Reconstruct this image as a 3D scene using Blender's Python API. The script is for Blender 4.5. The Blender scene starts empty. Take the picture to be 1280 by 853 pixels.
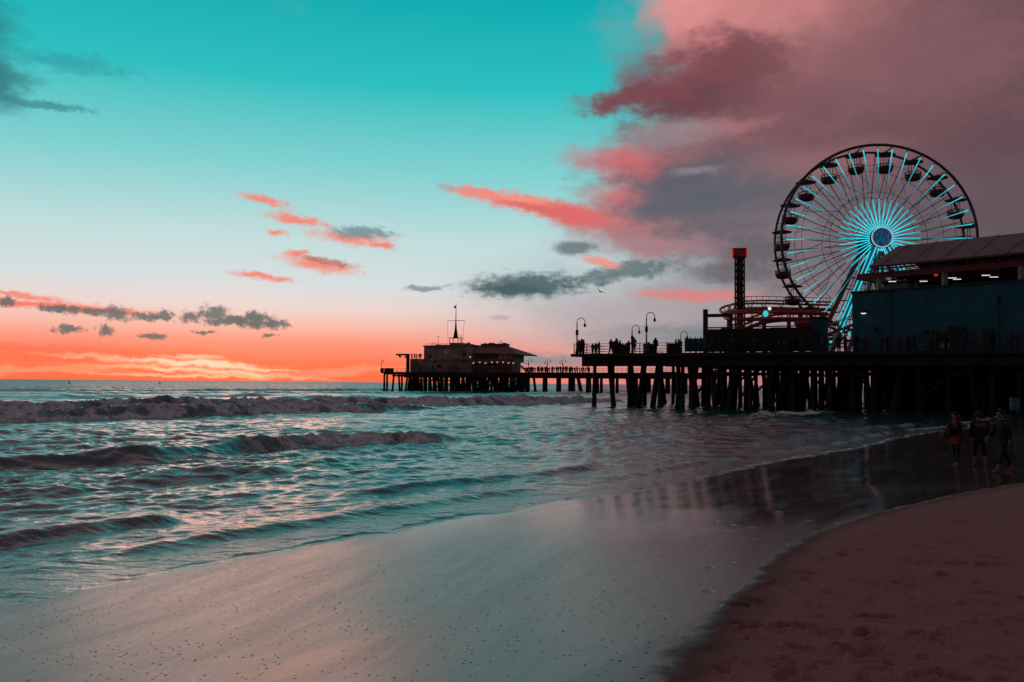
import bpy, bmesh, math, random
import numpy as np
from mathutils import Vector, Matrix

random.seed(11)
rng = np.random.default_rng(7)
R = math.radians
scene = bpy.context.scene
COL = scene.collection

# ------------------------------------------------------------------ camera
F = 1108.0                      # focal length in pixels of the 1280 px wide photograph
CAM = Vector((0, 0, 2.7))
PITCH, ROLL = R(2.74), R(0.49)
cd = bpy.data.cameras.new("camera")
cam = bpy.data.objects.new("camera", cd)
COL.objects.link(cam)
cd.sensor_width = 36
cd.lens = 36 * F / 1280
cd.clip_start = 0.1
cd.clip_end = 60000
CM = Matrix.Rotation(R(90) + PITCH, 3, 'X') @ Matrix.Rotation(ROLL, 3, 'Z')
cam.matrix_world = Matrix.Translation(CAM) @ CM.to_4x4()
scene.camera = cam


def ray(px, py):
    return CM @ Vector(((px - 640) / F, (426.5 - py) / F, -1))


def P(px, py, Y):
    """point seen at pixel px,py of the photo, Y metres ahead"""
    d = ray(px, py)
    return CAM + d * (Y / d.y)


def azel(px, py):
    d = ray(px, py).normalized()
    return math.degrees(math.atan2(d.x, d.y)), math.degrees(math.asin(d.z))


def G(px, Y, z=0.0):
    p = P(px, 470, Y)
    return Vector((p.x, p.y, z))


# ------------------------------------------------------------------ colour management
scene.view_settings.view_transform = 'Standard'
scene.view_settings.look = 'None'
scene.view_settings.gamma = 1
scene.view_settings.use_curve_mapping = False
scene.view_settings.exposure = 0.0
scene.cycles.use_denoising = True
scene.cycles.max_bounces = 6
scene.cycles.diffuse_bounces = 2
scene.cycles.glossy_bounces = 3


def lin(c):
    out = []
    for v in c[:3]:
        v = v / 255
        out.append(v / 12.92 if v <= .04045 else ((v + .055) / 1.055) ** 2.4)
    return (*out, 1.0)


# ------------------------------------------------------------------ node sugar
class NT:
    def __init__(s, tree):
        s.t = tree

    def new(s, typ, **kw):
        n = s.t.nodes.new(typ)
        for k, v in kw.items():
            setattr(n, k, v)
        return n

    def put(s, sock, v):
        if isinstance(v, bpy.types.NodeSocket):
            s.t.links.new(v, sock)
        elif v is not None:
            sock.default_value = v

    def m(s, op, a, b=None, c=None, clamp=False):
        n = s.new('ShaderNodeMath', operation=op, use_clamp=clamp)
        for i, v in enumerate((a, b, c)):
            s.put(n.inputs[i], v)
        return n.outputs[0]

    def v(s, op, a, b=None, out=0):
        n = s.new('ShaderNodeVectorMath', operation=op)
        s.put(n.inputs[0], a)
        if b is not None:
            s.put(n.inputs[1], b)
        return n.outputs[out]

    def rng(s, val, a, b, c=0.0, d=1.0, smooth=True):
        n = s.new('ShaderNodeMapRange', interpolation_type='SMOOTHSTEP' if smooth else 'LINEAR')
        s.put(n.inputs[0], val)
        for i, x in enumerate((a, b, c, d)):
            s.put(n.inputs[i + 1], x)
        return n.outputs[0]

    def mix(s, f, a, b, blend='MIX'):
        n = s.new('ShaderNodeMix', data_type='RGBA', blend_type=blend)
        s.put(n.inputs[0], f)
        s.put(n.inputs[6], a)
        s.put(n.inputs[7], b)
        return n.outputs[2]

    def noise(s, vec, scale, detail=4, rough=.55, out=0, dist=0.0):
        n = s.new('ShaderNodeTexNoise')
        s.put(n.inputs['Vector'], vec)
        n.inputs['Scale'].default_value = scale
        n.inputs['Detail'].default_value = detail
        n.inputs['Roughness'].default_value = rough
        n.inputs['Distortion'].default_value = dist
        return n.outputs[out]

    def ramp(s, f, stops):
        n = s.new('ShaderNodeValToRGB')
        s.put(n.inputs[0], f)
        e = n.color_ramp.elements
        while len(e) < len(stops):
            e.new(.5)
        for el, (p, c) in zip(e, stops):
            el.position = p
            el.color = c
        return n.outputs[0]


# ------------------------------------------------------------------ world: dusk sky with clouds
SUN_AZ, SUN_EL = -18.5, 3.0
world = bpy.data.worlds.new("World")
scene.world = world
world.use_nodes = True
wt = world.node_tree
wt.nodes.clear()
w = NT(wt)
tc = w.new('ShaderNodeTexCoord').outputs['Generated']
sep = w.new('ShaderNodeSeparateXYZ')
wt.links.new(w.v('NORMALIZE', tc), sep.inputs[0])
sx, sy, sz = sep.outputs
az = w.m('MULTIPLY', w.m('ARCTAN2', sx, sy), 57.29578)
el = w.m('MULTIPLY', w.m('ARCSINE', w.m('MINIMUM', w.m('MAXIMUM', sz, -1.0), 1.0)), 57.29578)
tt = w.m('POWER', w.m('DIVIDE', w.m('MAXIMUM', el, 0.0), 90.0), 0.5)


def T(e):
    return (e / 90) ** .5


HIGH = [(T(9), lin((192, 222, 223))), (T(13.5), lin((128, 210, 211))), (T(18.5), lin((40, 193, 195))),
        (T(24), lin((0, 172, 178))), (T(33), lin((30, 138, 146))), (T(46), lin((110, 100, 108))), (1, lin((108, 92, 100)))]  # top stops, above the view, tinted mauve to colour the ambient light
west = w.ramp(tt, [(0, lin((255, 98, 70))), (T(1.2), lin((255, 116, 84))), (T(2.5), lin((252, 148, 126))),
                   (T(3.6), lin((246, 190, 176))), (T(4.6), lin((236, 213, 209))), (T(6.2), lin((214, 222, 225)))] + HIGH)
mid = w.ramp(tt, [(0, lin((248, 132, 120))), (T(1.2), lin((250, 150, 138))), (T(2.5), lin((246, 182, 174))),
                  (T(3.6), lin((236, 208, 205))), (T(4.6), lin((226, 216, 215))), (T(6.2), lin((206, 218, 222)))] + HIGH)
sky = w.mix(w.rng(az, -9, 6), west, mid)
east = w.ramp(tt, [(0, lin((78, 64, 70))), (T(8), lin((96, 76, 84))), (T(25), lin((100, 78, 86))), (1, lin((108, 92, 100)))])
sky = w.mix(w.rng(w.m('ABSOLUTE', az), 55, 110), sky, east)

uv = w.new('ShaderNodeCombineXYZ')
wt.links.new(az, uv.inputs[0])
wt.links.new(el, uv.inputs[1])
uv = uv.outputs[0]
stretch = w.v('MULTIPLY', uv, (.55, 1.0, 1.0))
warp_s = w.v('SUBTRACT', w.noise(stretch, 1.3, 5, .62, out=1), (.5, .5, .5))
warp_l = w.v('SUBTRACT', w.noise(stretch, .22, 6, .58, out=1), (.5, .5, .5))
uv_s = w.v('ADD', uv, w.v('MULTIPLY', warp_s, (1.5, .8, 0)))
uv_l = w.v('ADD', w.v('ADD', uv, w.v('MULTIPLY', warp_l, (7.5, 4.2, 0))), w.v('MULTIPLY', warp_s, (.7, .5, 0)))
uv_m = w.v('ADD', w.v('ADD', uv, w.v('MULTIPLY', w.v('SUBTRACT', w.noise(stretch, .5, 6, .6, out=1), (.5, .5, .5)), (3.4, 2.2, 0))), w.v('MULTIPLY', warp_s, (1.1, .8, 0)))
uv_p = w.v('ADD', uv, w.v('MULTIPLY', w.v('SUBTRACT', w.noise(uv, 2.4, 6, .66, out=1), (.5, .5, .5)), (1.1, .8, 0)))
er_p = w.m('SUBTRACT', w.noise(uv, 2.2, 7, .66), .5)
er_m = w.m('SUBTRACT', w.noise(w.v('MULTIPLY', uv, (.62, 1.0, 1.0)), .75, 9, .68), .5)
er_s = w.m('SUBTRACT', w.noise(stretch, 2.6, 6, .68), .5)
er_l = w.m('SUBTRACT', w.noise(stretch, .42, 7, .62), .5)
streak_v = w.v('MULTIPLY', uv, (.16, 1.6, 1.0))
er_w = w.m('SUBTRACT', w.noise(streak_v, 1.6, 6, .6), .5)

PXD = math.degrees(1 / F)


def cloud(px, py, rx, ry, rgb, rot=0.0, soft=.3, op=1.0, kind='s', k=1.3):
    """one cloud of the sky, by direction; sizes in photo pixels"""
    global sky
    a, e = azel(px, py)
    n = w.new('ShaderNodeMapping', vector_type='TEXTURE')
    src = {'s': uv_s, 'l': uv_l, 'w': uv_s, 'm': uv_m, 'p': uv_p}[kind]
    ch = w.new('ShaderNodeVectorMath', operation='MULTIPLY_ADD')   # chained to the cloud before it, so the shader compiles in order
    wt.links.new(sky, ch.inputs[0])
    ch.inputs[1].default_value = (1e-7, 1e-7, 0)
    wt.links.new(src, ch.inputs[2])
    wt.links.new(ch.outputs[0], n.inputs[0])
    n.inputs['Location'].default_value = (a, e, 0)
    n.inputs['Rotation'].default_value = (0, 0, R(rot))
    n.inputs['Scale'].default_value = (rx * PXD, ry * PXD, 1)
    q = w.v('LENGTH', n.outputs[0], out=1)
    q = w.m('MULTIPLY_ADD', {'s': er_s, 'l': er_l, 'w': er_w, 'm': er_m, 'p': er_p}[kind], k, q)
    f = w.rng(q, 1 + soft, max(.0, 1 - soft), 0.0, op)
    sky = w.mix(f, sky, lin(rgb))


# grey lower sky to the right, then the great cloud bank
cloud(1060, 400, 330, 90, (132, 122, 130), soft=.75, op=.75, kind='l', k=.8)
cloud(1240, 330, 300, 160, (118, 106, 114), soft=.6, op=.8, kind='l', k=.6)
cloud(860, 395, 150, 30, (176, 166, 172), soft=.8, op=.6, kind='l', k=.8)
cloud(1260, 70, 400, 250, (112, 84, 92), soft=.25, op=1, kind='m', k=.8)
cloud(1060, 120, 210, 150, (134, 98, 105), soft=.4, op=.95, kind='m', k=.9)
cloud(930, 30, 105, 70, (196, 124, 126), soft=.3, op=.95, kind='m', k=1.2)
cloud(905, 245, 150, 66, (112, 105, 114), soft=.45, op=.95, kind='m', k=1.1)
cloud(1000, 255, 140, 70, (114, 100, 108), soft=.6, op=.8, kind='m', k=.8)
cloud(960, 190, 170, 50, (140, 96, 103), soft=.6, op=.85, kind='m', k=.9)
cloud(880, 5, 70, 34, (234, 154, 150), soft=.5, op=.9, kind='m', k=1.6)
cloud(1010, 40, 110, 60, (178, 116, 119), soft=.8, op=.8, kind='m', k=1.2)
cloud(900, 60, 60, 24, (196, 122, 124), soft=.6, op=.7, kind='m', k=1.2)
cloud(1030, 15, 110, 34, (208, 136, 134), soft=.8, op=.8, kind='m', k=1.8)
cloud(965, 75, 60, 30, (190, 130, 132), soft=.8, op=.7, kind='m', k=2.2)
cloud(885, 105, 92, 36, (104, 66, 76), rot=8, soft=.65, op=.97, kind='m', k=1.8)
cloud(850, 92, 60, 18, (140, 84, 92), rot=10, soft=.8, op=.7, kind='m', k=2.2)
cloud(800, 122, 70, 13, (124, 70, 80), rot=6, soft=.6, op=.95, kind='m', k=1.5)
cloud(925, 78, 55, 32, (122, 72, 80), soft=.6, op=.85, kind='m', k=1.8)
cloud(862, 142, 34, 12, (112, 66, 76), rot=-14, soft=.5, op=.9, kind='m', k=1.3)
cloud(980, 130, 70, 24, (122, 76, 84), soft=.9, op=.6, kind='m', k=2.2)
cloud(905, 158, 60, 9, (178, 122, 124), rot=4, soft=.7, op=.6, kind='m', k=1.6)
cloud(830, 168, 60, 16, (150, 142, 148), rot=4, soft=.8, op=.65, kind='m', k=1.5)
cloud(780, 45, 34, 26, (96, 178, 184), soft=.9, op=.5, kind='m', k=2.4)
cloud(1275, 60, 150, 230, (92, 68, 76), soft=.8, op=.75, kind='l', k=.8)
cloud(1110, 90, 130, 60, (126, 86, 94), soft=.8, op=.6, kind='m', k=1.2)
cloud(785, 203, 64, 17, (202, 104, 110), rot=-6, soft=.8, op=.92, kind='m', k=1.0)
cloud(772, 244, 38, 13, (204, 112, 116), soft=.8, op=.88, kind='m', k=1.0)
cloud(775, 280, 74, 20, (190, 110, 116), rot=-8, soft=.6, op=.88, kind='m', k=1.0)
cloud(850, 298, 110, 22, (156, 118, 126), soft=.7, op=.7, kind='m', k=1.0)
cloud(878, 226, 74, 26, (84, 94, 106), soft=.6, op=.85, kind='m', k=1.4)
cloud(850, 262, 60, 18, (98, 98, 108), soft=.6, op=.8, kind='m', k=1.4)
cloud(930, 240, 100, 38, (92, 96, 107), soft=.8, op=.8, kind='m', k=2.0)
cloud(1180, 60, 110, 50, (140, 96, 102), soft=.9, op=.55, kind='m', k=3.0)
cloud(1080, 180, 120, 30, (104, 74, 82), soft=.9, op=.55, kind='m', k=3.0)
cloud(1010, 205, 90, 16, (160, 112, 116), rot=6, soft=.9, op=.5, kind='m', k=2.6)
cloud(960, 290, 90, 24, (138, 118, 126), soft=.9, op=.6, kind='m', k=2.4)
cloud(810, 305, 60, 10, (176, 132, 138), rot=-4, soft=.8, op=.6, kind='m', k=1.8)
cloud(905, 285, 60, 10, (92, 92, 102), soft=.8, op=.6, kind='m', k=2.2)
cloud(1230, 290, 120, 60, (98, 90, 98), soft=.9, op=.6, kind='m', k=1.6)
cloud(870, 214, 26, 5, (150, 140, 148), rot=4, soft=.6, op=.6)
cloud(662, 256, 76, 10, (238, 122, 110), rot=-11, soft=.6, op=.98, k=1.6)
cloud(640, 247, 50, 3.5, (250, 150, 134), rot=-10, soft=.7, op=.8, k=1.8)
cloud(690, 266, 50, 3.5, (206, 100, 102), rot=-11, soft=.7, op=.7, k=1.8)
cloud(718, 270, 40, 13, (224, 106, 106), rot=-10, soft=.5, op=.9)
cloud(590, 240, 34, 6, (240, 140, 126), rot=-8, soft=.5, op=.85)
cloud(560, 235, 16, 4, (160, 170, 176), rot=-6, soft=.5, op=.7)
# dark clouds over the pier
cloud(660, 357, 68, 14, (70, 100, 106), rot=2, soft=.55, op=.95, k=2.0)
cloud(640, 362, 40, 6, (64, 92, 98), soft=.4, op=.9)
cloud(790, 338, 52, 10, (86, 110, 116), rot=6, soft=.5, op=.85, k=2.2)
cloud(745, 349, 26, 6, (96, 112, 118), soft=.5, op=.7)
cloud(718, 311, 24, 8, (98, 114, 120), soft=.45, op=.85)
cloud(752, 328, 24, 5, (236, 150, 140), rot=-14, soft=.5, op=.9)
cloud(910, 340, 44, 12, (98, 94, 102), soft=.5, op=.75)
cloud(950, 312, 40, 15, (92, 90, 100), soft=.5, op=.7)
cloud(870, 369, 70, 7, (222, 128, 126), soft=.5, op=.8, rot=-2)
cloud(640, 448, 60, 9, (120, 140, 146), soft=.5, op=.75)
cloud(700, 452, 60, 6, (128, 142, 148), soft=.5, op=.6)
cloud(860, 420, 95, 14, (112, 128, 136), soft=.6, op=.75)
cloud(780, 425, 60, 12, (172, 160, 166), soft=.7, op=.5)
cloud(530, 360, 24, 3.5, (116, 136, 142), rot=5, soft=.5, op=.8)
cloud(625, 397, 9, 4, (170, 160, 160), soft=.5, op=.6)
# small coral clouds in the middle
for a in [(332, 251, 27, 5, -13), (372, 275, 34, 6, -6), (440, 297, 42, 8, -4), (398, 331, 40, 8, -8), (478, 308, 16, 4, -6), (328, 346, 30, 4, -6),
          (371, 317, 15, 4, 2), (345, 290, 10, 3, -10)]:
    cloud(a[0], a[1], a[2] * .95, a[3] * .9, (244, 130, 114), rot=a[4], soft=.75, op=.92, k=2.3)
cloud(452, 291, 34, 7, (112, 146, 152), rot=-2, soft=.5, op=.9, k=2.6)
cloud(408, 327, 30, 4, (170, 96, 92), rot=-10, soft=.5, op=.7)
# horizon bank, left
cloud(70, 383, 90, 4.5, (250, 110, 84), rot=-3, soft=.6, op=.9, k=1.8)
cloud(24, 369, 42, 3, (246, 126, 104), soft=.6, op=.85, rot=-6, k=1.8)
for a in [(144, 392, 17, 10), (182, 396, 17, 6), (206, 395, 12, 7), (238, 396, 16, 7), (268, 392, 18, 11), (292, 399, 16, 5), (322, 402, 26, 10), (346, 406, 17, 6), (318, 396, 12, 7), (118, 389, 12, 5), (92, 388, 14, 6), (66, 386, 20, 5), (8, 378, 10, 6),
          (84, 412, 16, 5), (133, 413, 9, 7), (190, 420, 18, 4), (285, 403, 36, 5), (338, 419, 10, 2.2), (255, 416, 16, 2)]:
    cloud(a[0], a[1], a[2] * .85, a[3] * .8, (84, 102, 110), soft=.5, op=.92, k=2.8, kind='p')
# bright bars of cloud where the sun went down
for a in [(165, 449, 80, 2.2, -3, (255, 214, 176)), (235, 454, 62, 3.2, -2, (255, 226, 192)), (285, 458, 40, 2.2, -4, (255, 216, 180)), (215, 461, 70, 1.8, -2, (255, 206, 164)),
          (300, 467, 62, 2.2, -3, (255, 206, 166)), (255, 470, 110, 1.8, -1, (255, 190, 148)), (330, 462, 30, 1.4, -3, (255, 200, 160)), (235, 446, 30, 2, -2, (255, 226, 190))]:
    cloud(*a[:4], a[5], rot=a[4], soft=.95, op=.95, kind='s', k=1.6)
cloud(60, 462, 90, 4, (255, 150, 112), rot=3, soft=.6, op=.8, kind='w', k=1.6)
cloud(420, 466, 90, 4, (255, 150, 122), rot=5, soft=.6, op=.7, kind='w', k=1.6)
cloud(90, 440, 140, 8, (246, 98, 72), soft=.8, op=.6, kind='w', k=1.2)
# dark shreds in the upper left corner
cloud(-10, 40, 22, 40, (40, 126, 134), soft=.8, op=.7, kind='m', k=2.4)
cloud(-4, 105, 26, 24, (44, 112, 122), soft=.7, op=.8, kind='m', k=2.2)
cloud(52, 130, 42, 4.5, (52, 136, 144), soft=.5, op=.75, k=2.2)
cloud(80, 78, 60, 9, (40, 160, 166), soft=.7, op=.7, k=2.6)
cloud(200, -330, 330, 130, (214, 118, 112), soft=.8, op=.85, kind='l', k=1.2)  # unseen pink bank overhead, added to warm the light on the sand

nishita = w.new('ShaderNodeTexSky', sky_type='NISHITA', sun_disc=False)
nishita.sun_elevation = R(SUN_EL)
nishita.sun_rotation = R(SUN_AZ)
bg1 = w.new('ShaderNodeBackground')
wt.links.new(sky, bg1.inputs[0])
bg1.inputs[1].default_value = 0.97
bg2 = w.new('ShaderNodeBackground')
wt.links.new(nishita.outputs[0], bg2.inputs[0])
bg2.inputs[1].default_value = 0.002
add = w.new('ShaderNodeAddShader')
wt.links.new(bg1.outputs[0], add.inputs[0])
wt.links.new(bg2.outputs[0], add.inputs[1])
wo = w.new('ShaderNodeOutputWorld')
wt.links.new(add.outputs[0], wo.inputs[0])
world.cycles.sampling_method = 'MANUAL'
world.cycles.sample_map_resolution = 1024

# the sun, just down behind the bright bars
sl = bpy.data.lights.new("sun", 'SUN')
sl.energy = 0.085
sl.angle = R(16)
sl.color = (1.0, .38, .27)
sun = bpy.data.objects.new("sun", sl)
COL.objects.link(sun)
sd = Vector((math.sin(R(SUN_AZ)) * math.cos(R(SUN_EL)), math.cos(R(SUN_AZ)) * math.cos(R(SUN_EL)), math.sin(R(SUN_EL))))
sun.rotation_euler = sd.to_track_quat('Z', 'Y').to_euler()


# ------------------------------------------------------------------ materials
def mat(name, rgb, rough=.7, var=.35, scale=3.0, bump=.0, bscale=20.0, metal=0.0, spec=.4, stretch=(1, 1, 1), rgb2=None):
    m = bpy.data.materials.new(name)
    m.use_nodes = True
    t = m.node_tree
    n = NT(t)
    b = t.nodes['Principled BSDF']
    pos = n.new('ShaderNodeTexCoord').outputs['Object']
    pos = n.v('MULTIPLY', pos, stretch)
    f = n.noise(pos, scale, 5, .6)
    c2 = rgb2 or tuple(v * (1 - var) for v in rgb)
    f = n.rng(f, .35, .65)
    t.links.new(n.mix(f, (*rgb, 1), (*c2, 1)), b.inputs['Base Color'])
    b.inputs['Roughness'].default_value = rough
    b.inputs['Metallic'].default_value = metal
    b.inputs['Specular IOR Level'].default_value = spec
    if bump:
        bp = n.new('ShaderNodeBump')
        bp.inputs['Strength'].default_value = bump
        bp.inputs['Distance'].default_value = .05
        t.links.new(n.noise(pos, bscale, 4), bp.inputs['Height'])
        t.links.new(bp.outputs[0], b.inputs['Normal'])
    return m


def glow(name, rgb, s):
    m = bpy.data.materials.new(name)
    m.use_nodes = True
    b = m.node_tree.nodes['Principled BSDF']
    b.inputs['Base Color'].default_value = (*[v * .3 for v in rgb], 1)
    b.inputs['Emission Color'].default_value = (*rgb, 1)
    b.inputs['Emission Strength'].default_value = s
    return m


M = {
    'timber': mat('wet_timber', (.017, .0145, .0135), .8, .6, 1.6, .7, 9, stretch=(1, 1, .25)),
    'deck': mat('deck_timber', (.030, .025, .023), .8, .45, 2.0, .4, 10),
    'black': mat('black_steel', (.02, .02, .022), .5, .4, 4),
    'steel': mat('grey_steel', (.23, .23, .25), .5, .3, 2, metal=.2),
    'white_steel': mat('white_paint', (.55, .55, .57), .45, .25, 2),
    'rim': mat('dark_rim_paint', (.065, .062, .066), .5, .35, 3),
    'red': mat('red_paint', (.5, .045, .04), .5, .4, 2.5),
    'dark_red': mat('dark_red_paint', (.20, .035, .03), .55, .4, 2.5),
    'teal': mat('teal_boards', (.005, .105, .145), .7, .3, .8, .2, 6),
    'roof': mat('maroon_roof', (.20, .085, .085), .6, .35, .35, .15, 4, stretch=(1, 1, 1)),
    'seam': mat('roof_seam', (.36, .22, .20), .6, .3, 3),
    'column': mat('column_paint', (.34, .33, .33), .7, .3, 2),
    'wall_brown': mat('weathered_walls', (.30, .21, .18), .85, .5, .35, .2, 3),
    'wall_grey': mat('grey_weathered_walls', (.40, .30, .26), .85, .5, .3, .2, 3),
    'roof_far': mat('red_roof', (.20, .085, .07), .7, .35, .4),
    'window': mat('dark_glass', (.03, .03, .035), .15, .2, 2),
    'pale': mat('pale_panel', (.55, .46, .42), .7, .2, 1.5),
    'leaf': mat('palm_leaf', (.03, .05, .02), .6, .5, 3),
    'trunk': mat('palm_trunk', (.09, .07, .05), .85, .4, 4, .5, 12),
    'skin': mat('skin', (.26, .10, .075), .55, .15, 8),
    'hair': mat('dark_hair', (.012, .009, .008), .8, .4, 30),
    'coat': mat('black_cloth', (.009, .009, .011), .9, .4, 8, .3, 30),
    'navy': mat('navy_denim', (.008, .012, .016), .9, .4, 8, .3, 40),
    'red_cloth': mat('red_cloth', (.24, .022, .028), .9, .3, 8),
    'grey_cloth': mat('grey_cloth', (.10, .10, .11), .9, .3, 8),
    'brown_cloth': mat('brown_cloth', (.07, .045, .04), .9, .3, 8),
    'gull': mat('gull_feathers', (.28, .27, .27), .8, .3, 5),
    'neon': glow('cyan_neon', (.02, .56, .70), 1.25),
    'neon_dim': glow('cyan_neon_dim', (.01, .22, .32), .55),
    'hubscreen': None,
    'white_light': glow('white_light', (.85, .92, 1.0), .9),
    'warm_light': glow('warm_light', (1.0, .50, .34), .6),
    'red_light': glow('red_light', (1.0, .05, .04), .45),
    'cyan_lamp': glow('cyan_lamp', (.05, .7, .75), .8),
    'sign': mat('white_sign', (.6, .6, .6), .6, .15, 4),
    'tealbin': mat('teal_plastic', (.04, .15, .17), .5, .2, 4),
    'fabric_screen': mat('teal_fabric_screen', (.02, .13, .16), .8, .3, 2),
}
def neon_spokes(hz):
    """LED tubes of the wheel: brightest near the hub and at the outer tips, uneven along their length"""
    m = bpy.data.materials.new('cyan_spoke_lights')
    m.use_nodes = True
    n = NT(m.node_tree)
    b = m.node_tree.nodes['Principled BSDF']
    pos = n.new('ShaderNodeTexCoord').outputs['Object']
    r = n.v('LENGTH', n.v('MULTIPLY', n.v('SUBTRACT', pos, (0, 0, hz)), (1, 0, 1)), out=1)
    st = n.ramp(n.m('DIVIDE', r, 12.45), [(0, (.95,) * 3 + (1,)), (.18, (.95,) * 3 + (1,)), (.415, (.42,) * 3 + (1,)), (.425, (.10,) * 3 + (1,)), (.56, (.16,) * 3 + (1,)), (.72, (.38,) * 3 + (1,)), (.80, (.62,) * 3 + (1,)), (1, (.85,) * 3 + (1,))])
    fl = n.rng(n.noise(pos, 1.1, 3, .6), .3, .7, .72, 1.15)
    m.node_tree.links.new(n.m('MULTIPLY', n.m('MULTIPLY', st, fl), 1.5), b.inputs['Emission Strength'])
    b.inputs['Emission Color'].default_value = (.02, .56, .68, 1)
    b.inputs['Base Color'].default_value = (.05, .2, .25, 1)
    return m


hs = bpy.data.materials.new('hub_screen')
hs.use_nodes = True
n = NT(hs.node_tree)
b = hs.node_tree.nodes['Principled BSDF']
pos = n.new('ShaderNodeTexCoord').outputs['Object']
f = n.rng(n.noise(n.v('MULTIPLY', pos, (2.2, 2.2, .9)), 2.2, 3), .4, .62)
hs.node_tree.links.new(n.mix(f, (.005, .045, .12, 1), (.02, .14, .30, 1)), b.inputs['Emission Color'])
b.inputs['Emission Strength'].default_value = .5
b.inputs['Base Color'].default_value = (.01, .02, .04, 1)
M['hubscreen'] = hs


# ------------------------------------------------------------------ object helpers
def tag(o, label=None, cat=None, group=None, kind=None):
    for k, v in (('label', label), ('category', cat), ('group', group), ('kind', kind)):
        if v:
            o[k] = v
    return o


def thing(name, label, cat, loc=(0, 0, 0), rz=0.0, group=None):
    o = bpy.data.objects.new(name, None)
    o.empty_display_size = .3
    o.location = loc
    o.rotation_euler = (0, 0, rz)
    COL.objects.link(o)
    return tag(o, label, cat, group)


def kids(o):
    return [c for c in o.children]


def dup(o, parent=None):
    c = o.copy()
    COL.objects.link(c)
    if parent is not None:
        c.parent = parent
    for ch in kids(o):
        dup(ch, c)
    return c


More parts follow.
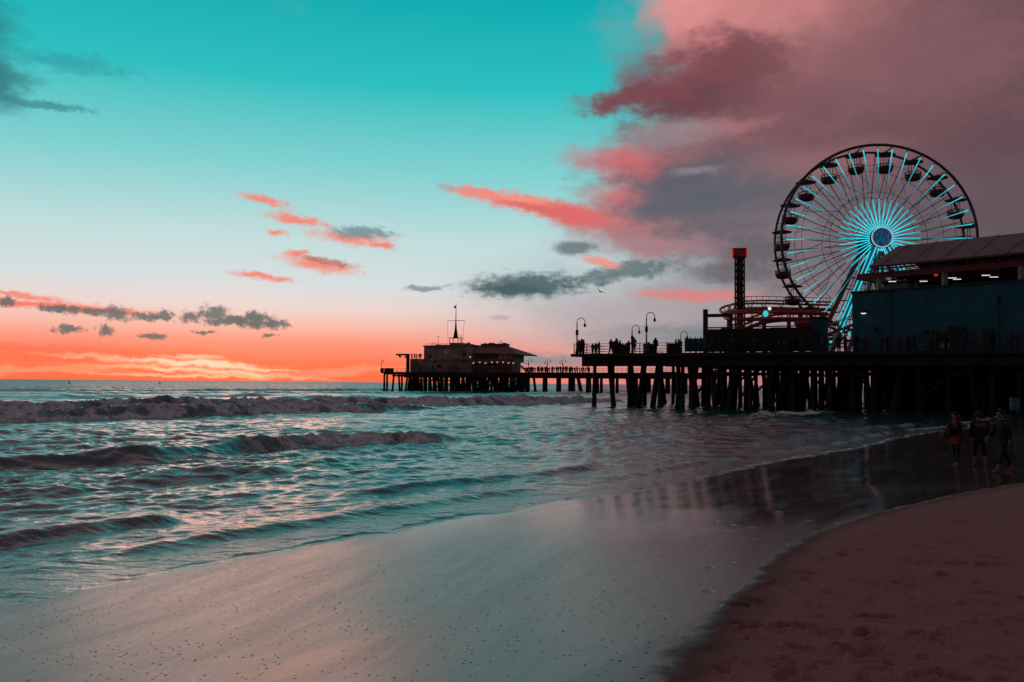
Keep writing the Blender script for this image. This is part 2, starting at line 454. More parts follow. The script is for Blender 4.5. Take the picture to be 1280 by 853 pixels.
class MB:
    """collects simple shapes and links them as ONE mesh"""

    def __init__(s, origin=(0, 0, 0)):
        s.v, s.f, s.sm = [], [], []
        s.o = Vector(origin)

    def add(s, vs, fs, smooth=False):
        k = len(s.v)
        s.v += [Vector(p) - s.o for p in vs]
        s.f += [tuple(i + k for i in f) for f in fs]
        s.sm += [smooth] * len(fs)
        return s

    def box(s, c, size, rz=0.0):
        c = Vector(c)
        hx, hy, hz = size[0] / 2, size[1] / 2, size[2] / 2
        rot = Matrix.Rotation(rz, 3, 'Z')
        vs = [c + rot @ Vector((x * hx, y * hy, z * hz)) for z in (-1, 1) for x, y in ((-1, -1), (1, -1), (1, 1), (-1, 1))]
        return s.add(vs, [(3, 2, 1, 0), (4, 5, 6, 7), (0, 1, 5, 4), (1, 2, 6, 5), (2, 3, 7, 6), (3, 0, 4, 7)])

    def bar(s, p0, p1, wd, ht, up=(0, 0, 1)):
        p0, p1 = Vector(p0), Vector(p1)
        d = (p1 - p0).normalized()
        up = Vector(up)
        if abs(d.dot(up)) > .98:
            up = Vector((1, 0, 0))
        x = d.cross(up).normalized()
        y = x.cross(d)
        vs = [p + x * a * wd / 2 + y * b_ * ht / 2 for p in (p0, p1) for a, b_ in ((-1, -1), (1, -1), (1, 1), (-1, 1))]
        return s.add(vs, [(0, 1, 2, 3), (7, 6, 5, 4), (0, 4, 5, 1), (1, 5, 6, 2), (2, 6, 7, 3), (3, 7, 4, 0)])

    def tube(s, pts, r, nseg=8, closed=False):
        pts = [Vector(p) for p in pts]
        rs = r if isinstance(r, (list, tuple)) else [r] * len(pts)
        vs, fs = [], []
        L = len(pts)
        pd = None
        x = None
        for i, p in enumerate(pts):
            if closed:
                d = pts[(i + 1) % L] - pts[i - 1]
            else:
                d = pts[min(i + 1, L - 1)] - pts[max(i - 1, 0)]
            d.normalize()
            if x is None:
                a = Vector((0, 0, 1)) if abs(d.z) < .9 else Vector((1, 0, 0))
                x = d.cross(a).normalized()
            else:
                x = (x - d * x.dot(d)).normalized()
            y = d.cross(x)
            for k in range(nseg):
                t = 2 * math.pi * k / nseg
                vs.append(p + (x * math.cos(t) + y * math.sin(t)) * rs[i])
        for i in range(L if closed else L - 1):
            for k in range(nseg):
                a, b_ = i * nseg + k, i * nseg + (k + 1) % nseg
                c, d_ = ((i + 1) % L) * nseg + (k + 1) % nseg, ((i + 1) % L) * nseg + k
                fs.append((a, b_, c, d_))
        s.add(vs, fs, True)
        if not closed:
            s.add([vs[k] for k in range(nseg)], [tuple(reversed(range(nseg)))])
            s.add([vs[(L - 1) * nseg + k] for k in range(nseg)], [tuple(range(nseg))])
        return s

    def lathe(s, c, prof, nseg=12, axis='Z'):
        vs, fs = [], []
        c = Vector(c)
        for r, h in prof:
            for k in range(nseg):
                t = 2 * math.pi * k / nseg
                if axis == 'Z':
                    vs.append(c + Vector((r * math.cos(t), r * math.sin(t), h)))
                else:
                    vs.append(c + Vector((r * math.cos(t), h, r * math.sin(t))))
        for i in range(len(prof) - 1):
            for k in range(nseg):
                fs.append((i * nseg + k, i * nseg + (k + 1) % nseg, (i + 1) * nseg + (k + 1) % nseg, (i + 1) * nseg + k))
        s.add(vs, fs, True)
        s.add(vs[:nseg], [tuple(reversed(range(nseg)))])
        s.add(vs[-nseg:], [tuple(range(nseg))])
        return s

    def prism(s, poly, z0, z1):
        k = len(poly)
        vs = [Vector((p[0], p[1], z0)) for p in poly] + [Vector((p[0], p[1], z1)) for p in poly]
        fs = [tuple(reversed(range(k))), tuple(range(k, 2 * k))] + [(i, (i + 1) % k, k + (i + 1) % k, k + i) for i in range(k)]
        return s.add(vs, fs)

    def slab(s, quad, th):
        """a thick panel: quad of four points, thickness added downwards along its normal"""
        q = [Vector(p) for p in quad]
        nn = (q[1] - q[0]).cross(q[3] - q[0]).normalized() * th
        vs = q + [p - nn for p in q]
        return s.add(vs, [(0, 1, 2, 3), (7, 6, 5, 4), (0, 4, 5, 1), (1, 5, 6, 2), (2, 6, 7, 3), (3, 7, 4, 0)])

    def build(s, name, m, parent=None, loc=None):
        me = bpy.data.meshes.new(name)
        me.from_pydata([tuple(p) for p in s.v], [], s.f)
        me.polygons.foreach_set('use_smooth', s.sm)
        bm = bmesh.new()
        bm.from_mesh(me)
        bmesh.ops.recalc_face_normals(bm, faces=bm.faces)
        bm.to_mesh(me)
        bm.free()
        me.materials.append(m)
        o = bpy.data.objects.new(name, me)
        COL.objects.link(o)
        if parent is not None:
            o.parent = parent
        if loc is not None:
            o.location = loc
        return o


# ------------------------------------------------------------------ numpy noise
PERM = rng.permutation(4096)
GRAD = rng.random(4096)


def vnoise(x, y):
    xi, yi = np.floor(x).astype(np.int64), np.floor(y).astype(np.int64)
    fx, fy = x - xi, y - yi
    fx, fy = fx * fx * fx * (fx * (fx * 6 - 15) + 10), fy * fy * fy * (fy * (fy * 6 - 15) + 10)

    def h(i, j):
        return GRAD[PERM[(PERM[i & 4095] + j) & 4095]]
    return (h(xi, yi) * (1 - fx) + h(xi + 1, yi) * fx) * (1 - fy) + (h(xi, yi + 1) * (1 - fx) + h(xi + 1, yi + 1) * fx) * fy


def fbm(x, y, oct=4, gain=.5):
    a, tot, out = 1.0, 0.0, 0
    for i in range(oct):
        out = out + a * vnoise(x * 2 ** i + 17.3 * i, y * 2 ** i + 9.1 * i)
        tot += a
        a *= gain
    return out / tot


def sstep(x, a, b):
    t = np.clip((x - a) / (b - a), 0, 1)
    return t * t * (3 - 2 * t)


# shore frame: s along the water's edge (away from the camera), d inland
S0 = np.array((-6.5, 11.2))
SA = np.array((.6, .8))
SN = np.array((.8, -.6))


def shore(x, y):
    rx, ry = x - S0[0], y - S0[1]
    return rx * SA[0] + ry * SA[1], rx * SN[0] + ry * SN[1]


def beach_z(x, y):
    s, d = shore(x, y)
    z = np.interp(d, [-80, 0, 1.2, 5.2, 5.9, 8.7, 10.2, 16, 2000], [-4, 0, .05, .315, .375, .78, .88, 1.05, 20])
    z = np.where(d > 0, z * (1 - .38 * sstep(s, 12, 20)), z)
    z = np.maximum(z, -4.0)
    z = z + .05 * (fbm(x * .25, y * .25, 3) - .5) * sstep(d, -2, 6)
    d = d + 1.3 * np.exp(-((s - 7.5) / 4.6) ** 2)
    # dry sand is lumpier than the washed sand
    dry = sstep(d, 8.9, 10.2)
    near = 1 - sstep(np.hypot(x, y), 25, 60)
    z = z + near * dry * (.07 * (fbm(x * .9, y * .9, 4) - .5) + .02 * (fbm(x * 4, y * 4, 3) - .5))
    return z


FOOT = []


def foot(px, py, L=.28, W=.11, ang=0, dep=.03):
    z = .6
    for _ in range(12):
        dr = ray(px, py)
        tt_ = (z - CAM.z) / dr.z
        q = CAM + dr * tt_
        z = float(beach_z(np.array([q.x]), np.array([q.y]))[0])
    FOOT.append((q.x, q.y, L / 2, W / 2, R(ang), dep))


for a in [(932, 779), (940, 785), (978, 781), (992, 783), (1010, 785), (1060, 808), (1073, 812), (1087, 818), (1003, 812), (1078, 792), (1090, 772), (1110, 772), (1150, 792), (1172, 794),
          (1253, 697), (1238, 695), (1052, 691), (1010, 717), (1175, 664), (1205, 652), (1198, 705), (1225, 707), (1180, 719), (1230, 742), (1163, 842), (1190, 848), (1172, 630), (945, 752), (925, 757), (985, 845)]:
    foot(a[0] + random.uniform(-2, 2), a[1], random.uniform(.22, .34), random.uniform(.10, .16), random.uniform(-60, 60), random.uniform(.03, .055))
for _ in range(150):
    px = random.uniform(880, 1290)
    py = random.uniform(640, 850)
    foot(px, py, random.uniform(.06, .26), random.uniform(.05, .12), random.uniform(0, 180), random.uniform(.008, .026))


def fan_mesh(name, azs, rs, zfun, m, extra=None, closed=False):
    A, Rr = np.meshgrid(azs, rs)
    x, y = Rr * np.sin(A), Rr * np.cos(A)
    res = zfun(x, y, Rr)
    attrs = {}
    if isinstance(res, tuple):
        x, y, z, attrs = res
    else:
        z = res
    nr, na = x.shape
    co = np.stack([x, y, z], -1).reshape(-1, 3).astype(np.float32)
    i = np.arange(nr - 1)[:, None]
    jn = na if closed else na - 1
    j = np.arange(jn)[None, :]
    j2 = (j + 1) % na
    q = np.stack([i * na + j, i * na + j2, (i + 1) * na + j2, (i + 1) * na + j], -1).reshape(-1, 4)
    q = q[:, ::-1]
    me = bpy.data.meshes.new(name)
    me.vertices.add(len(co))
    me.vertices.foreach_set('co', co.ravel())
    me.loops.add(q.size)
    me.loops.foreach_set('vertex_index', q.ravel().astype(np.int32))
    me.polygons.add(len(q))
    me.polygons.foreach_set('loop_start', np.arange(0, q.size, 4, dtype=np.int32))
    me.polygons.foreach_set('use_smooth', np.ones(len(q), dtype=bool))
    for k, v in attrs.items():
        at = me.attributes.new(k, 'FLOAT', 'POINT')
        at.data.foreach_set('value', v.astype(np.float32).ravel())
    me.update(calc_edges=True)
    me.materials.append(m)
    o = bpy.data.objects.new(name, me)
    COL.objects.link(o)
    return tag(o, kind='structure')


# ------------------------------------------------------------------ beach
def sand_material():
    m = bpy.data.materials.new('beach_sand')
    m.use_nodes = True
    t = m.node_tree
    n = NT(t)
    b = t.nodes['Principled BSDF']
    pos = n.new('ShaderNodeNewGeometry').outputs['Position']
    flat = n.v('MULTIPLY', pos, (1, 1, 0))
    d = n.v('DOT_PRODUCT', n.v('SUBTRACT', flat, (S0[0], S0[1], 0)), (SN[0], SN[1], 0), out=1)
    s = n.v('DOT_PRODUCT', n.v('SUBTRACT', flat, (S0[0], S0[1], 0)), (SA[0], SA[1], 0), out=1)
    g = n.m('DIVIDE', n.m('SUBTRACT', s, 7.5), 4.6)
    d = n.m('ADD', d, n.m('MULTIPLY', n.m('POWER', 2.71828, n.m('MULTIPLY', n.m('MULTIPLY', g, g), -1.0)), 1.3))
    g2 = n.m('DIVIDE', n.m('SUBTRACT', s, -.4), 1.5)
    d = n.m('SUBTRACT', d, n.m('MULTIPLY', n.m('POWER', 2.71828, n.m('MULTIPLY', n.m('MULTIPLY', g2, g2), -1.0)), .22))
    far = n.rng(s, 2.5, 11.5)
    wob = n.m('MULTIPLY', n.m('SUBTRACT', n.noise(flat, .16, 3, .5), .5), .5)
    wob2 = n.m('MULTIPLY', n.m('SUBTRACT', n.noise(flat, 2.2, 4, .6), .5), .55)
    dd = n.m('ADD', n.m('ADD', d, wob), wob2)
    wet = n.rng(dd, 9.6, 9.1)
    film = n.rng(dd, 9.26, 8.96)
    grain = n.noise(pos, 90, 3, .7)
    blot = n.noise(pos, .8, 5, .6)
    dry_c = n.mix(blot, (.31, .118, .112, 1), (.38, .155, .146, 1))
    dry_c = n.mix(n.rng(grain, .38, .72), dry_c, (.13, .058, .056, 1))
    wet_c = n.mix(blot, (.075, .044, .038, 1), (.11, .066, .056, 1))
    wet_c = n.mix(n.rng(grain, .42, .66), wet_c, (.022, .015, .014, 1))
    st = n.noise(flat, .5, 4, .55)
    sd2 = n.new('ShaderNodeCombineXYZ')
    t.links.new(n.m('ADD', n.m('ADD', n.m('MULTIPLY', d, 1.1), n.m('MULTIPLY', s, .22)), n.m('MULTIPLY', wob, 1.6)), sd2.inputs[0])
    t.links.new(n.m('MULTIPLY', s, .16), sd2.inputs[1])
    lines = n.rng(n.noise(sd2.outputs[0], 1.6, 6, .62), .36, .66)       # run-back streaks
    rwet = n.m('ADD', n.m('MULTIPLY', lines, n.m('SUBTRACT', .10, n.m('MULTIPLY', far, .05))), n.m('ADD', n.m('SUBTRACT', .16, n.m('MULTIPLY', far, .09)), n.m('MULTIPLY', st, .05)))
    rr = n.m('ADD', n.m('MULTIPLY', film, n.m('SUBTRACT', rwet, .95)), .95)
    b.inputs['IOR'].default_value = 1.9
    # tiny bubbles on washed sand, their shadows painted as dark dots; grains on dry
    vor = n.new('ShaderNodeTexVoronoi')
    t.links.new(flat, vor.inputs['Vector'])
    vor.inputs['Scale'].default_value = 15
    vor.inputs['Randomness'].default_value = 1
    csep = n.new('ShaderNodeSeparateColor')
    t.links.new(vor.outputs['Color'], csep.inputs[0])
    pick = n.m('MULTIPLY', n.m('GREATER_THAN', csep.outputs[0], .55), csep.outputs[1])
    dome = n.m('MULTIPLY', n.rng(vor.outputs['Distance'], .22, .02), pick)
    dot_shade = n.m('MULTIPLY', n.rng(vor.outputs['Distance'], .24, .13), n.m('GREATER_THAN', n.m('MULTIPLY', pick, n.rng(n.noise(flat, .9, 4, .6), .36, .60, .45, 1.6)), .30))
    wet_c = n.mix(dot_shade, wet_c, (.02, .018, .018, 1))
    t.links.new(n.m('MAXIMUM', rr, n.m('MULTIPLY', dot_shade, .9)), b.inputs['Roughness'])
    t.links.new(n.m('MULTIPLY', n.m('ADD', n.m('MULTIPLY', n.m('POWER', film, 2.0), .47), .05), n.m('SUBTRACT', 1.0, n.m('MULTIPLY', dot_shade, .85))), b.inputs['Specular IOR Level'])
    damp = n.mix(blot, (.115, .046, .043, 1), (.14, .058, .054, 1))
    t.links.new(n.mix(film, n.mix(wet, dry_c, damp), wet_c), b.inputs['Base Color'])
    fine = n.noise(pos, 42, 3, .7)
    rip = n.noise(n.v('MULTIPLY', pos, (1, 1, 1)), 7, 4, .6)
    h = n.m('ADD', n.m('MULTIPLY', dome, .018), n.m('ADD', n.m('MULTIPLY', fine, n.m('SUBTRACT', .006, n.m('MULTIPLY', film, n.m('ADD', .0012, n.m('MULTIPLY', far, .0042))))), n.m('MULTIPLY', rip, n.m('SUBTRACT', .010, n.m('MULTIPLY', film, .0072)))))
    bp = n.new('ShaderNodeBump')
    bp.inputs['Strength'].default_value = .85
    bp.inputs['Distance'].default_value = 1.0
    t.links.new(h, bp.inputs['Height'])
    t.links.new(bp.outputs[0], b.inputs['Normal'])
    return m


M['sand'] = sand_material()


def beach_fun(x, y, r):
    z = beach_z(x, y)
    for fx, fy, a, b_, an, dep in FOOT:
        ca, sa = math.cos(an), math.sin(an)
        msk = (np.abs(x - fx) < 3 * a) & (np.abs(y - fy) < 3 * a)
        if not msk.any():
            continue
        dx, dy = x[msk] - fx, y[msk] - fy
        u, v = (dx * ca + dy * sa) / a, (-dx * sa + dy * ca) / b_
        q = np.sqrt(u * u + v * v)
        z[msk] += -dep * (1 - sstep(q, .62, 1.0)) * (1 + .5 * np.sin(u * 3 + fx * 9)) + dep * .4 * np.exp(-((q - 1.25) / .22) ** 2)
    return x, y, z, {}


azs = np.concatenate([np.arange(-180, -44, 4), np.arange(-43.5, 43.5, .13), np.arange(45, 180, 4)]) * math.pi / 180
rs = np.concatenate([[.02, .6, 1.2], 1.6 * 1.0062 ** np.arange(0, 720), 1.6 * 1.0062 ** 720 * 1.1 ** np.arange(1, 28)])
fan_mesh('beach', azs, rs, beach_fun, M['sand'], closed=True)


# ------------------------------------------------------------------ sea
def sea_material():
    m = bpy.data.materials.new('sea_water')
    m.use_nodes = True
    t = m.node_tree
    n = NT(t)
    b = t.nodes['Principled BSDF']
    pos = n.new('ShaderNodeNewGeometry').outputs['Position']
    at = n.new('ShaderNodeAttribute', attribute_name='foam').outputs['Fac']
    sh = n.new('ShaderNodeAttribute', attribute_name='shallow').outputs['Fac']
    fo = n.noise(pos, 2.2, 6, .7)
    fo2 = n.noise(n.v('MULTIPLY', pos, (1.2, 1.2, 1)), 9, 4, .65)
    fmix = n.m('ADD', n.m('MULTIPLY', fo, .65), n.m('MULTIPLY', fo2, .35))
    fm = n.rng(n.m('ADD', at, n.m('MULTIPLY', n.m('SUBTRACT', fmix, .5), 1.5)), .42, .72)
    body = n.mix(sh, (.005, .058, .070, 1), (.055, .042, .038, 1))
    foamc = n.mix(n.rng(n.m('ADD', n.m('MULTIPLY', fo, .6), n.m('MULTIPLY', fo2, .4)), .42, .62), (.82, .80, .82, 1), (.22, .215, .225, 1))
    t.links.new(n.mix(fm, body, foamc), b.inputs['Base Color'])
    t.links.new(n.m('ADD', .07, n.m('MULTIPLY', fm, .65)), b.inputs['Roughness'])
    b.inputs['IOR'].default_value = 1.8
    b.inputs['Specular IOR Level'].default_value = .5
    h1 = n.noise(n.v('MULTIPLY', pos, (1, 1, 1)), 3.2, 5, .6)
    h2 = n.noise(pos, 14, 3, .6)
    h = n.m('ADD', n.m('MULTIPLY', h1, .055), n.m('MULTIPLY', h2, .008))
    # far water: broad noise keeps the horizon choppy
    h3 = n.noise(n.v('MULTIPLY', pos, (.5, 1, 1)), .5, 4, .6)
    h = n.m('ADD', h, n.m('MULTIPLY', h3, .28))
    h = n.m('ADD', h, n.m('MULTIPLY', fm, n.m('ADD', n.m('MULTIPLY', fo, .35), n.m('MULTIPLY', fo2, .12))))
    bp = n.new('ShaderNodeBump')
    bp.inputs['Strength'].default_value = .8
    bp.inputs['Distance'].default_value = 1.0
    t.links.new(h, bp.inputs['Height'])
    # beyond the reach of the mesh the chop is carried by a slope field, leaning to the shore like the fronts of the swell
    dist = n.rng(n.v('LENGTH', pos, out=1), 60, 320)
    sl1 = n.v('SUBTRACT', n.noise(n.v('MULTIPLY', pos, (.8, 1, 1)), .9, 4, .7, out=1), (.5, .5, .5))
    sl2 = n.v('ADD', n.v('MULTIPLY', sl1, (1.1, 1.1, 0)), (SN[0] * .15, SN[1] * .26, 0))
    sc3 = n.new('ShaderNodeVectorMath', operation='SCALE')
    t.links.new(sl2, sc3.inputs[0])
    t.links.new(dist, sc3.inputs['Scale'])
    t.links.new(n.v('NORMALIZE', n.v('ADD', bp.outputs[0], sc3.outputs[0])), b.inputs['Normal'])
    return m


M['sea'] = sea_material()
COMPS = []
for i in range(72):
    L = .32 * (11 / .32) ** (i / 71)
    th = math.atan2(SN[1], SN[0]) + rng.normal(0, .55)
    COMPS.append((L, th, rng.uniform(0, 6.28), (.0078 * L ** .38) * rng.uniform(.6, 1.3)))


def crest(d, d0, h, wb, wf):
    t = d - d0
    return h * np.where(t < 0, np.exp(-(t / wb) ** 2), np.exp(-(t / wf) ** 2))


def sea_fun(x, y, r):
    s, d = shore(x, y)
    spac = r * .0029
    z = np.zeros_like(x)
    sheltered = .06 + .34 * sstep(-d, -.5, 2.5) + .6 * sstep(-d, 2, 14)
    patch = .6 + .8 * fbm(x * .07, y * .07, 3)
    for L, th, ph, a in COMPS:
        k = 2 * math.pi / L
        fade = 1 - sstep(spac, L / 7, L / 3)
        if fade.max() <= 0:
            continue
        phs = k * (x * math.cos(th) + y * math.sin(th)) + ph
        w_ = np.sin(phs + .5 * np.sin(phs + 1.0))
        z += a * fade * w_
    z *= sheltered * patch * np.exp(-np.maximum(r - 200, 0) / 500)
    n1 = fbm(s * .12, d * .06, 3) - .5
    n2 = fbm(s * .5 + 40, d * .3, 3) - .5
    foam = np.zeros_like(x)
    bil = np.abs(fbm(x * 1.3, y * 1.3, 4) - .5) * 2
    bil2 = .45 * fbm(x * .8 + 9, y * .8, 4) + .55 * fbm(x * 2.4 + 3, y * 2.4, 3)
    tear = sstep(fbm(s * .8 + 3, d * .8, 4), .3, .5)

    def breaker(d0, hmax, wb, wf, env, fenv, rough, apron=2.5):
        nonlocal z, foam
        c = crest(d, d0, hmax * env, wb, wf)
        t = d - d0
        z = z + c
        fz = fenv * (.55 + .45 * tear) * sstep(t, -.7 * wf, -.1 * wf) * (1 - sstep(t, wf * 1.2, wf * 1.2 + apron))
        z = z + fz * rough * (bil2 * 1.5 + .7 * bil - .7)
        foam = np.maximum(foam, fz)
    # outer bar: two foaming rolls one behind the other
    br1 = -44.5 + 3.0 * n1 + 1.2 * n2
    e1 = .72 + .6 * fbm(s * .06, 0 * s, 2)
    ends = sstep(s, -40, -5) * (1 - sstep(s, 92, 112))
    breaker(br1 - 5.5, .95, 4.5, 1.3, e1 * ends, ends * .95, .55, 2.5)
    breaker(br1, .72, 3.0, 1.1, e1 * ends * (1 - sstep(s, 35, 75)), ends * .95 * (1 - sstep(s, 40, 70)), .5, 3.0)
    # open swells further out
    for d0, hh in ((-66, .5), (-84, .55), (-108, .6), (-140, .6), (-180, .6)):
        breaker(d0 + 8 * (fbm(s * .03 + d0, 0 * s, 3) - .5), hh, 5, 2.6, .4 + .9 * fbm(s * .035 - d0, 0 * s, 2), 0 * s, 0)
    # middle wave
    d2 = -14.6 + 3.2 * n1 + .7 * n2
    e2 = np.maximum(1 - sstep(s, 22, 27), np.maximum(.7 * sstep(s, 36, 40) * (1 - sstep(s, 44, 50)), .5 * sstep(s, 56, 62) * (1 - sstep(s, 78, 90))))
    f2 = np.maximum(sstep(s, 13, 17) * (1 - sstep(s, 22, 25)), .8 * sstep(s, 57, 62) * (1 - sstep(s, 78, 88)))
    breaker(d2, .42, 2.4, .7, e2 * (.75 + .5 * fbm(s * .2, 0 * s, 2)), f2, .32, 1.2)
    breaker(-9 + 2 * n1, .16, 1.5, .7, sstep(fbm(s * .1 + 3, 0 * s, 2), .35, .6), 0 * s, 0)
    breaker(-23.5 + 4 * n1, .2, 2.5, 1.3, sstep(fbm(s * .07 + 13, 0 * s, 2), .35, .6), 0 * s, 0)
    # wavelets running up the sand
    d3 = -3.1 + 1.3 * n1 + .5 * n2
    e3 = sstep(fbm(s * .13 + 7, 0 * s, 2), .3, .55)
    breaker(d3, .15, .7, .28, e3, .55 * sstep(s, 26, 34) * (1 - sstep(s, 60, 70)), .06, .5)
    d4 = -1.0 + 1.1 * n1 + .4 * n2
    breaker(d4, .10, .5, .22, .8 * sstep(fbm(s * .2 + 31, 0 * s, 2), .25, .5), .62 * sstep(s, 12, 24), .03, .7)
    # last lip of the swash
    edge = .55 + 1.5 * n1 + .5 * n2 + .5 * (fbm(s * 1.7, 0 * s + 3, 4) - .5)
    breaker(edge - .12, .004, .35, .1, np.ones_like(s), .8 * sstep(s, 9, 20), .006, .10)
    # streaks of old foam inshore of the bar
    lace = sstep(fbm(s * .35, d * .9, 4), .56, .74) * sstep(d, -40, -34) * (1 - sstep(d, -30, -15))
    foam = np.maximum(foam, .36 * lace)
    foam = np.maximum(foam, .42 * sstep(fbm(s * .5 + 5, d * 1.6, 4), .52, .7) * sstep(s, 26, 40) * sstep(d, -10, -3))
    # thin sheet over the sand near the edge, nothing beyond it
    film = beach_z(x, y) + .005 + .05 * np.clip(edge - d, 0, 1)
    level = z * (.15 + .85 * sstep(-d, -.6, 1.6)) + .03
    zz = np.where(d > -1.5, np.maximum(level, film), level)
    zz = np.where(d > edge, film - .022 * np.clip((d - edge), 0, 1) - .12 * np.clip((d - edge) - 1, 0, 30), zz)
    shallow = 1 - sstep(edge - d, 0, 3.2)
    return x, y, zz, {'foam': foam, 'shallow': shallow}


sea_az = np.arange(-46, 46.01, .085) * math.pi / 180
sea_rs = np.concatenate([5.0 * 1.003 ** np.arange(0, 1040), 5.0 * 1.003 ** 1040 * 1.006 ** np.arange(1, 220), 5.0 * 1.003 ** 1040 * 1.006 ** 219 * 1.09 ** np.arange(1, 56)])
fan_mesh('sea', sea_az, sea_rs, sea_fun, M['sea'])

# ------------------------------------------------------------------ amusement pier
DZ = 6.2
A0 = G(716, 103)
B0 = G(1280, 81)
E = Vector((B0.x - A0.x, B0.y - A0.y, 0)).normalized()
NB = Vector((-E.y, E.x, 0))                 # away from the camera


def DP(along, back, z=0.0):
    p = A0 + E * along + NB * back
    return Vector((p.x, p.y, z))


def along_at(px, back=0.0):
    """distance along the pier front where it is seen at photo column px"""
    lo, hi = -40, 140
    for _ in range(50):
        m_ = (lo + hi) / 2
        p = DP(m_, back)
        if p.x / p.y < (px - 640) / F:
            lo = m_
        else:
            hi = m_
    return lo


PL = 62.0
pier = thing('amusement_pier', 'broad dark timber pier on many piles carrying the rides', 'pier', DP(0, 0))
O = DP(0, 0)
mb = MB(O)
lip = [DP(-.2, -.2), DP(PL, -.2), DP(PL, 95), DP(14, 95), DP(7, 30)]
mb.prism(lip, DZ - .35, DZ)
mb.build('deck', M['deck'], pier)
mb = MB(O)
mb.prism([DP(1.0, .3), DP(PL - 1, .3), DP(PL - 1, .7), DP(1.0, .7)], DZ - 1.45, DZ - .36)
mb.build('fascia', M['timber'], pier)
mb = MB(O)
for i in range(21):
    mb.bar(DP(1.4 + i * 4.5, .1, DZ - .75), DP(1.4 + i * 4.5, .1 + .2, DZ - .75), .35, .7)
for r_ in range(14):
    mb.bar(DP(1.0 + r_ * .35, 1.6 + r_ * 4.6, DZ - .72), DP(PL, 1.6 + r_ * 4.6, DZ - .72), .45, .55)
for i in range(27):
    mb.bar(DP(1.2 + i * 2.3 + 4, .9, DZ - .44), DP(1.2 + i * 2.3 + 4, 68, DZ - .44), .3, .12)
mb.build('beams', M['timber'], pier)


def pile_shape(mb, base, top, r0, r1):
    base, top = Vector(base), Vector(top)
    pts = [base.lerp(top, t) for t in (0, .12, .3, .36, .7, 1)]
    rs_ = [r1 * 1.25, r1 * 1.3, r1 * 1.15, r1, (r0 + r1) / 2, r0]
    rs_ = [r_ * random.uniform(.92, 1.08) for r_ in rs_]
    mb.tube(pts, rs_, 9)


rest = MB(O)
nparts = 0
for r_ in range(14):
    back = 1.6 + r_ * 4.6
    for c_ in range(30):
        al = 1.9 + r_ * .45 + c_ * 2.05 + random.uniform(-.35, .35)
        if r_ == 0 and c_ in (2, 5):
            al += .5
        if c_ < 10 and r_ > 5 + c_ // 3:
            continue
        bk = back + random.uniform(-.3, .3)
        lean = random.choice((0, 0, 0, 0, -.9, .9, -1.4, 1.2)) * random.uniform(.6, 1.1)
        base = DP(al + lean, bk + random.uniform(-.3, .3), -2.2)
        top = DP(al, bk, DZ - .98)
        if nparts < 100 and (r_ < 4):
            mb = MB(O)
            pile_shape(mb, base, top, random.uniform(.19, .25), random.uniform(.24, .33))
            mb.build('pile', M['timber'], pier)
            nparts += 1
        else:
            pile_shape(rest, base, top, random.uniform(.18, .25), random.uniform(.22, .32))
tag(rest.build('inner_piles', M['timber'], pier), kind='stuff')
for r_ in range(0, 6):
    for c_ in range(4, 25):
        if random.random() < .5:
            al, bk = 1.9 + r_ * .45 + c_ * 2.05, 1.6 + r_ * 4.6
            mb = MB(O)
            if random.random() < .5:
                mb.bar(DP(al, bk - .32, random.uniform(.5, 2.0)), DP(al + 2.35, bk - .32, random.uniform(3.6, 4.8)), .12, .25)
            else:
                mb.bar(DP(al, bk - .32, 4.0), DP(al + 2.35, bk - .32, 4.0), .14, .28)
            mb.build('brace', M['timber'], pier)

# added dark wall, blocks the bright background seen between the piles
bw = thing('added_back_wall', 'added dark boarded wall blocking bright gaps behind the piles', 'wall', DP(40, 58))
mb = MB(DP(40, 58))
for i in range(22):
    a_ = 27 + i * 2.4
    mb.bar(DP(a_, 62 + random.uniform(-.06, .06), 2.0), DP(a_ + 2.38, 62 + random.uniform(-.06, .06), 2.0), .2, 8.2 + random.uniform(-.2, .2))
mb.build('boards', M['timber'], bw)
mb = MB(DP(40, 58))
for i in range(12):
    mb.tube([DP(27 + i * 4.8, 61.6, -2), DP(27 + i * 4.8, 61.6, 5.6)], .22, 8)
mb.build('post', M['timber'], bw)

# ------------------------------------------------------------------ deck railing along the tip
a1 = along_at(884)
rl = thing('deck_railing', 'thin dark railing along the seaward edge of the near deck', 'railing', DP(0, 0, DZ))
mb = MB(DP(0, 0, DZ))
for h_ in (1.12, .8, .48, .2):
    mb.bar(DP(.1, .1, DZ + h_), DP(a1, .1, DZ + h_), .05, .055)
    mb.bar(DP(.1, .1, DZ + h_), DP(4, 20, DZ + h_), .05, .055)
mb.build('rail', M['black'], rl)
k = 0.1
while k < a1:
    mb = MB(DP(0, 0, DZ))
    mb.bar(DP(k, .1, DZ), DP(k, .1, DZ + 1.2), .09, .09)
    mb.build('post', M['black'], rl)
    k += 1.62
rl2 = thing('deck_railing', 'dark railing at the foot of the crowd before the teal wall', 'railing', DP(a1, 0, DZ))
mb = MB(DP(a1, 0, DZ))
for h_ in (1.12, .75, .4):
    mb.bar(DP(a1 + .2, .1, DZ + h_), DP(PL, .1, DZ + h_), .06, .07)
mb.build('rail', M['black'], rl2)
k = a1 + .2
while k < PL:
    mb = MB(DP(a1, 0, DZ))
    mb.bar(DP(k, .1, DZ), DP(k, .1, DZ + 1.2), .1, .1)
    mb.build('post', M['black'], rl2)
    k += 2.0

# ------------------------------------------------------------------ teal building
C0, C1 = G(1066, 96), G(1284, 83.5)
EB = Vector((C1.x - C0.x, C1.y - C0.y, 0)).normalized()
NBB = Vector((-EB.y, EB.x, 0))
BL = (C1 - C0).length + 14


def BP(a, bk, z):
    p = C0 + EB * a + NBB * bk
    return Vector((p.x, p.y, z))


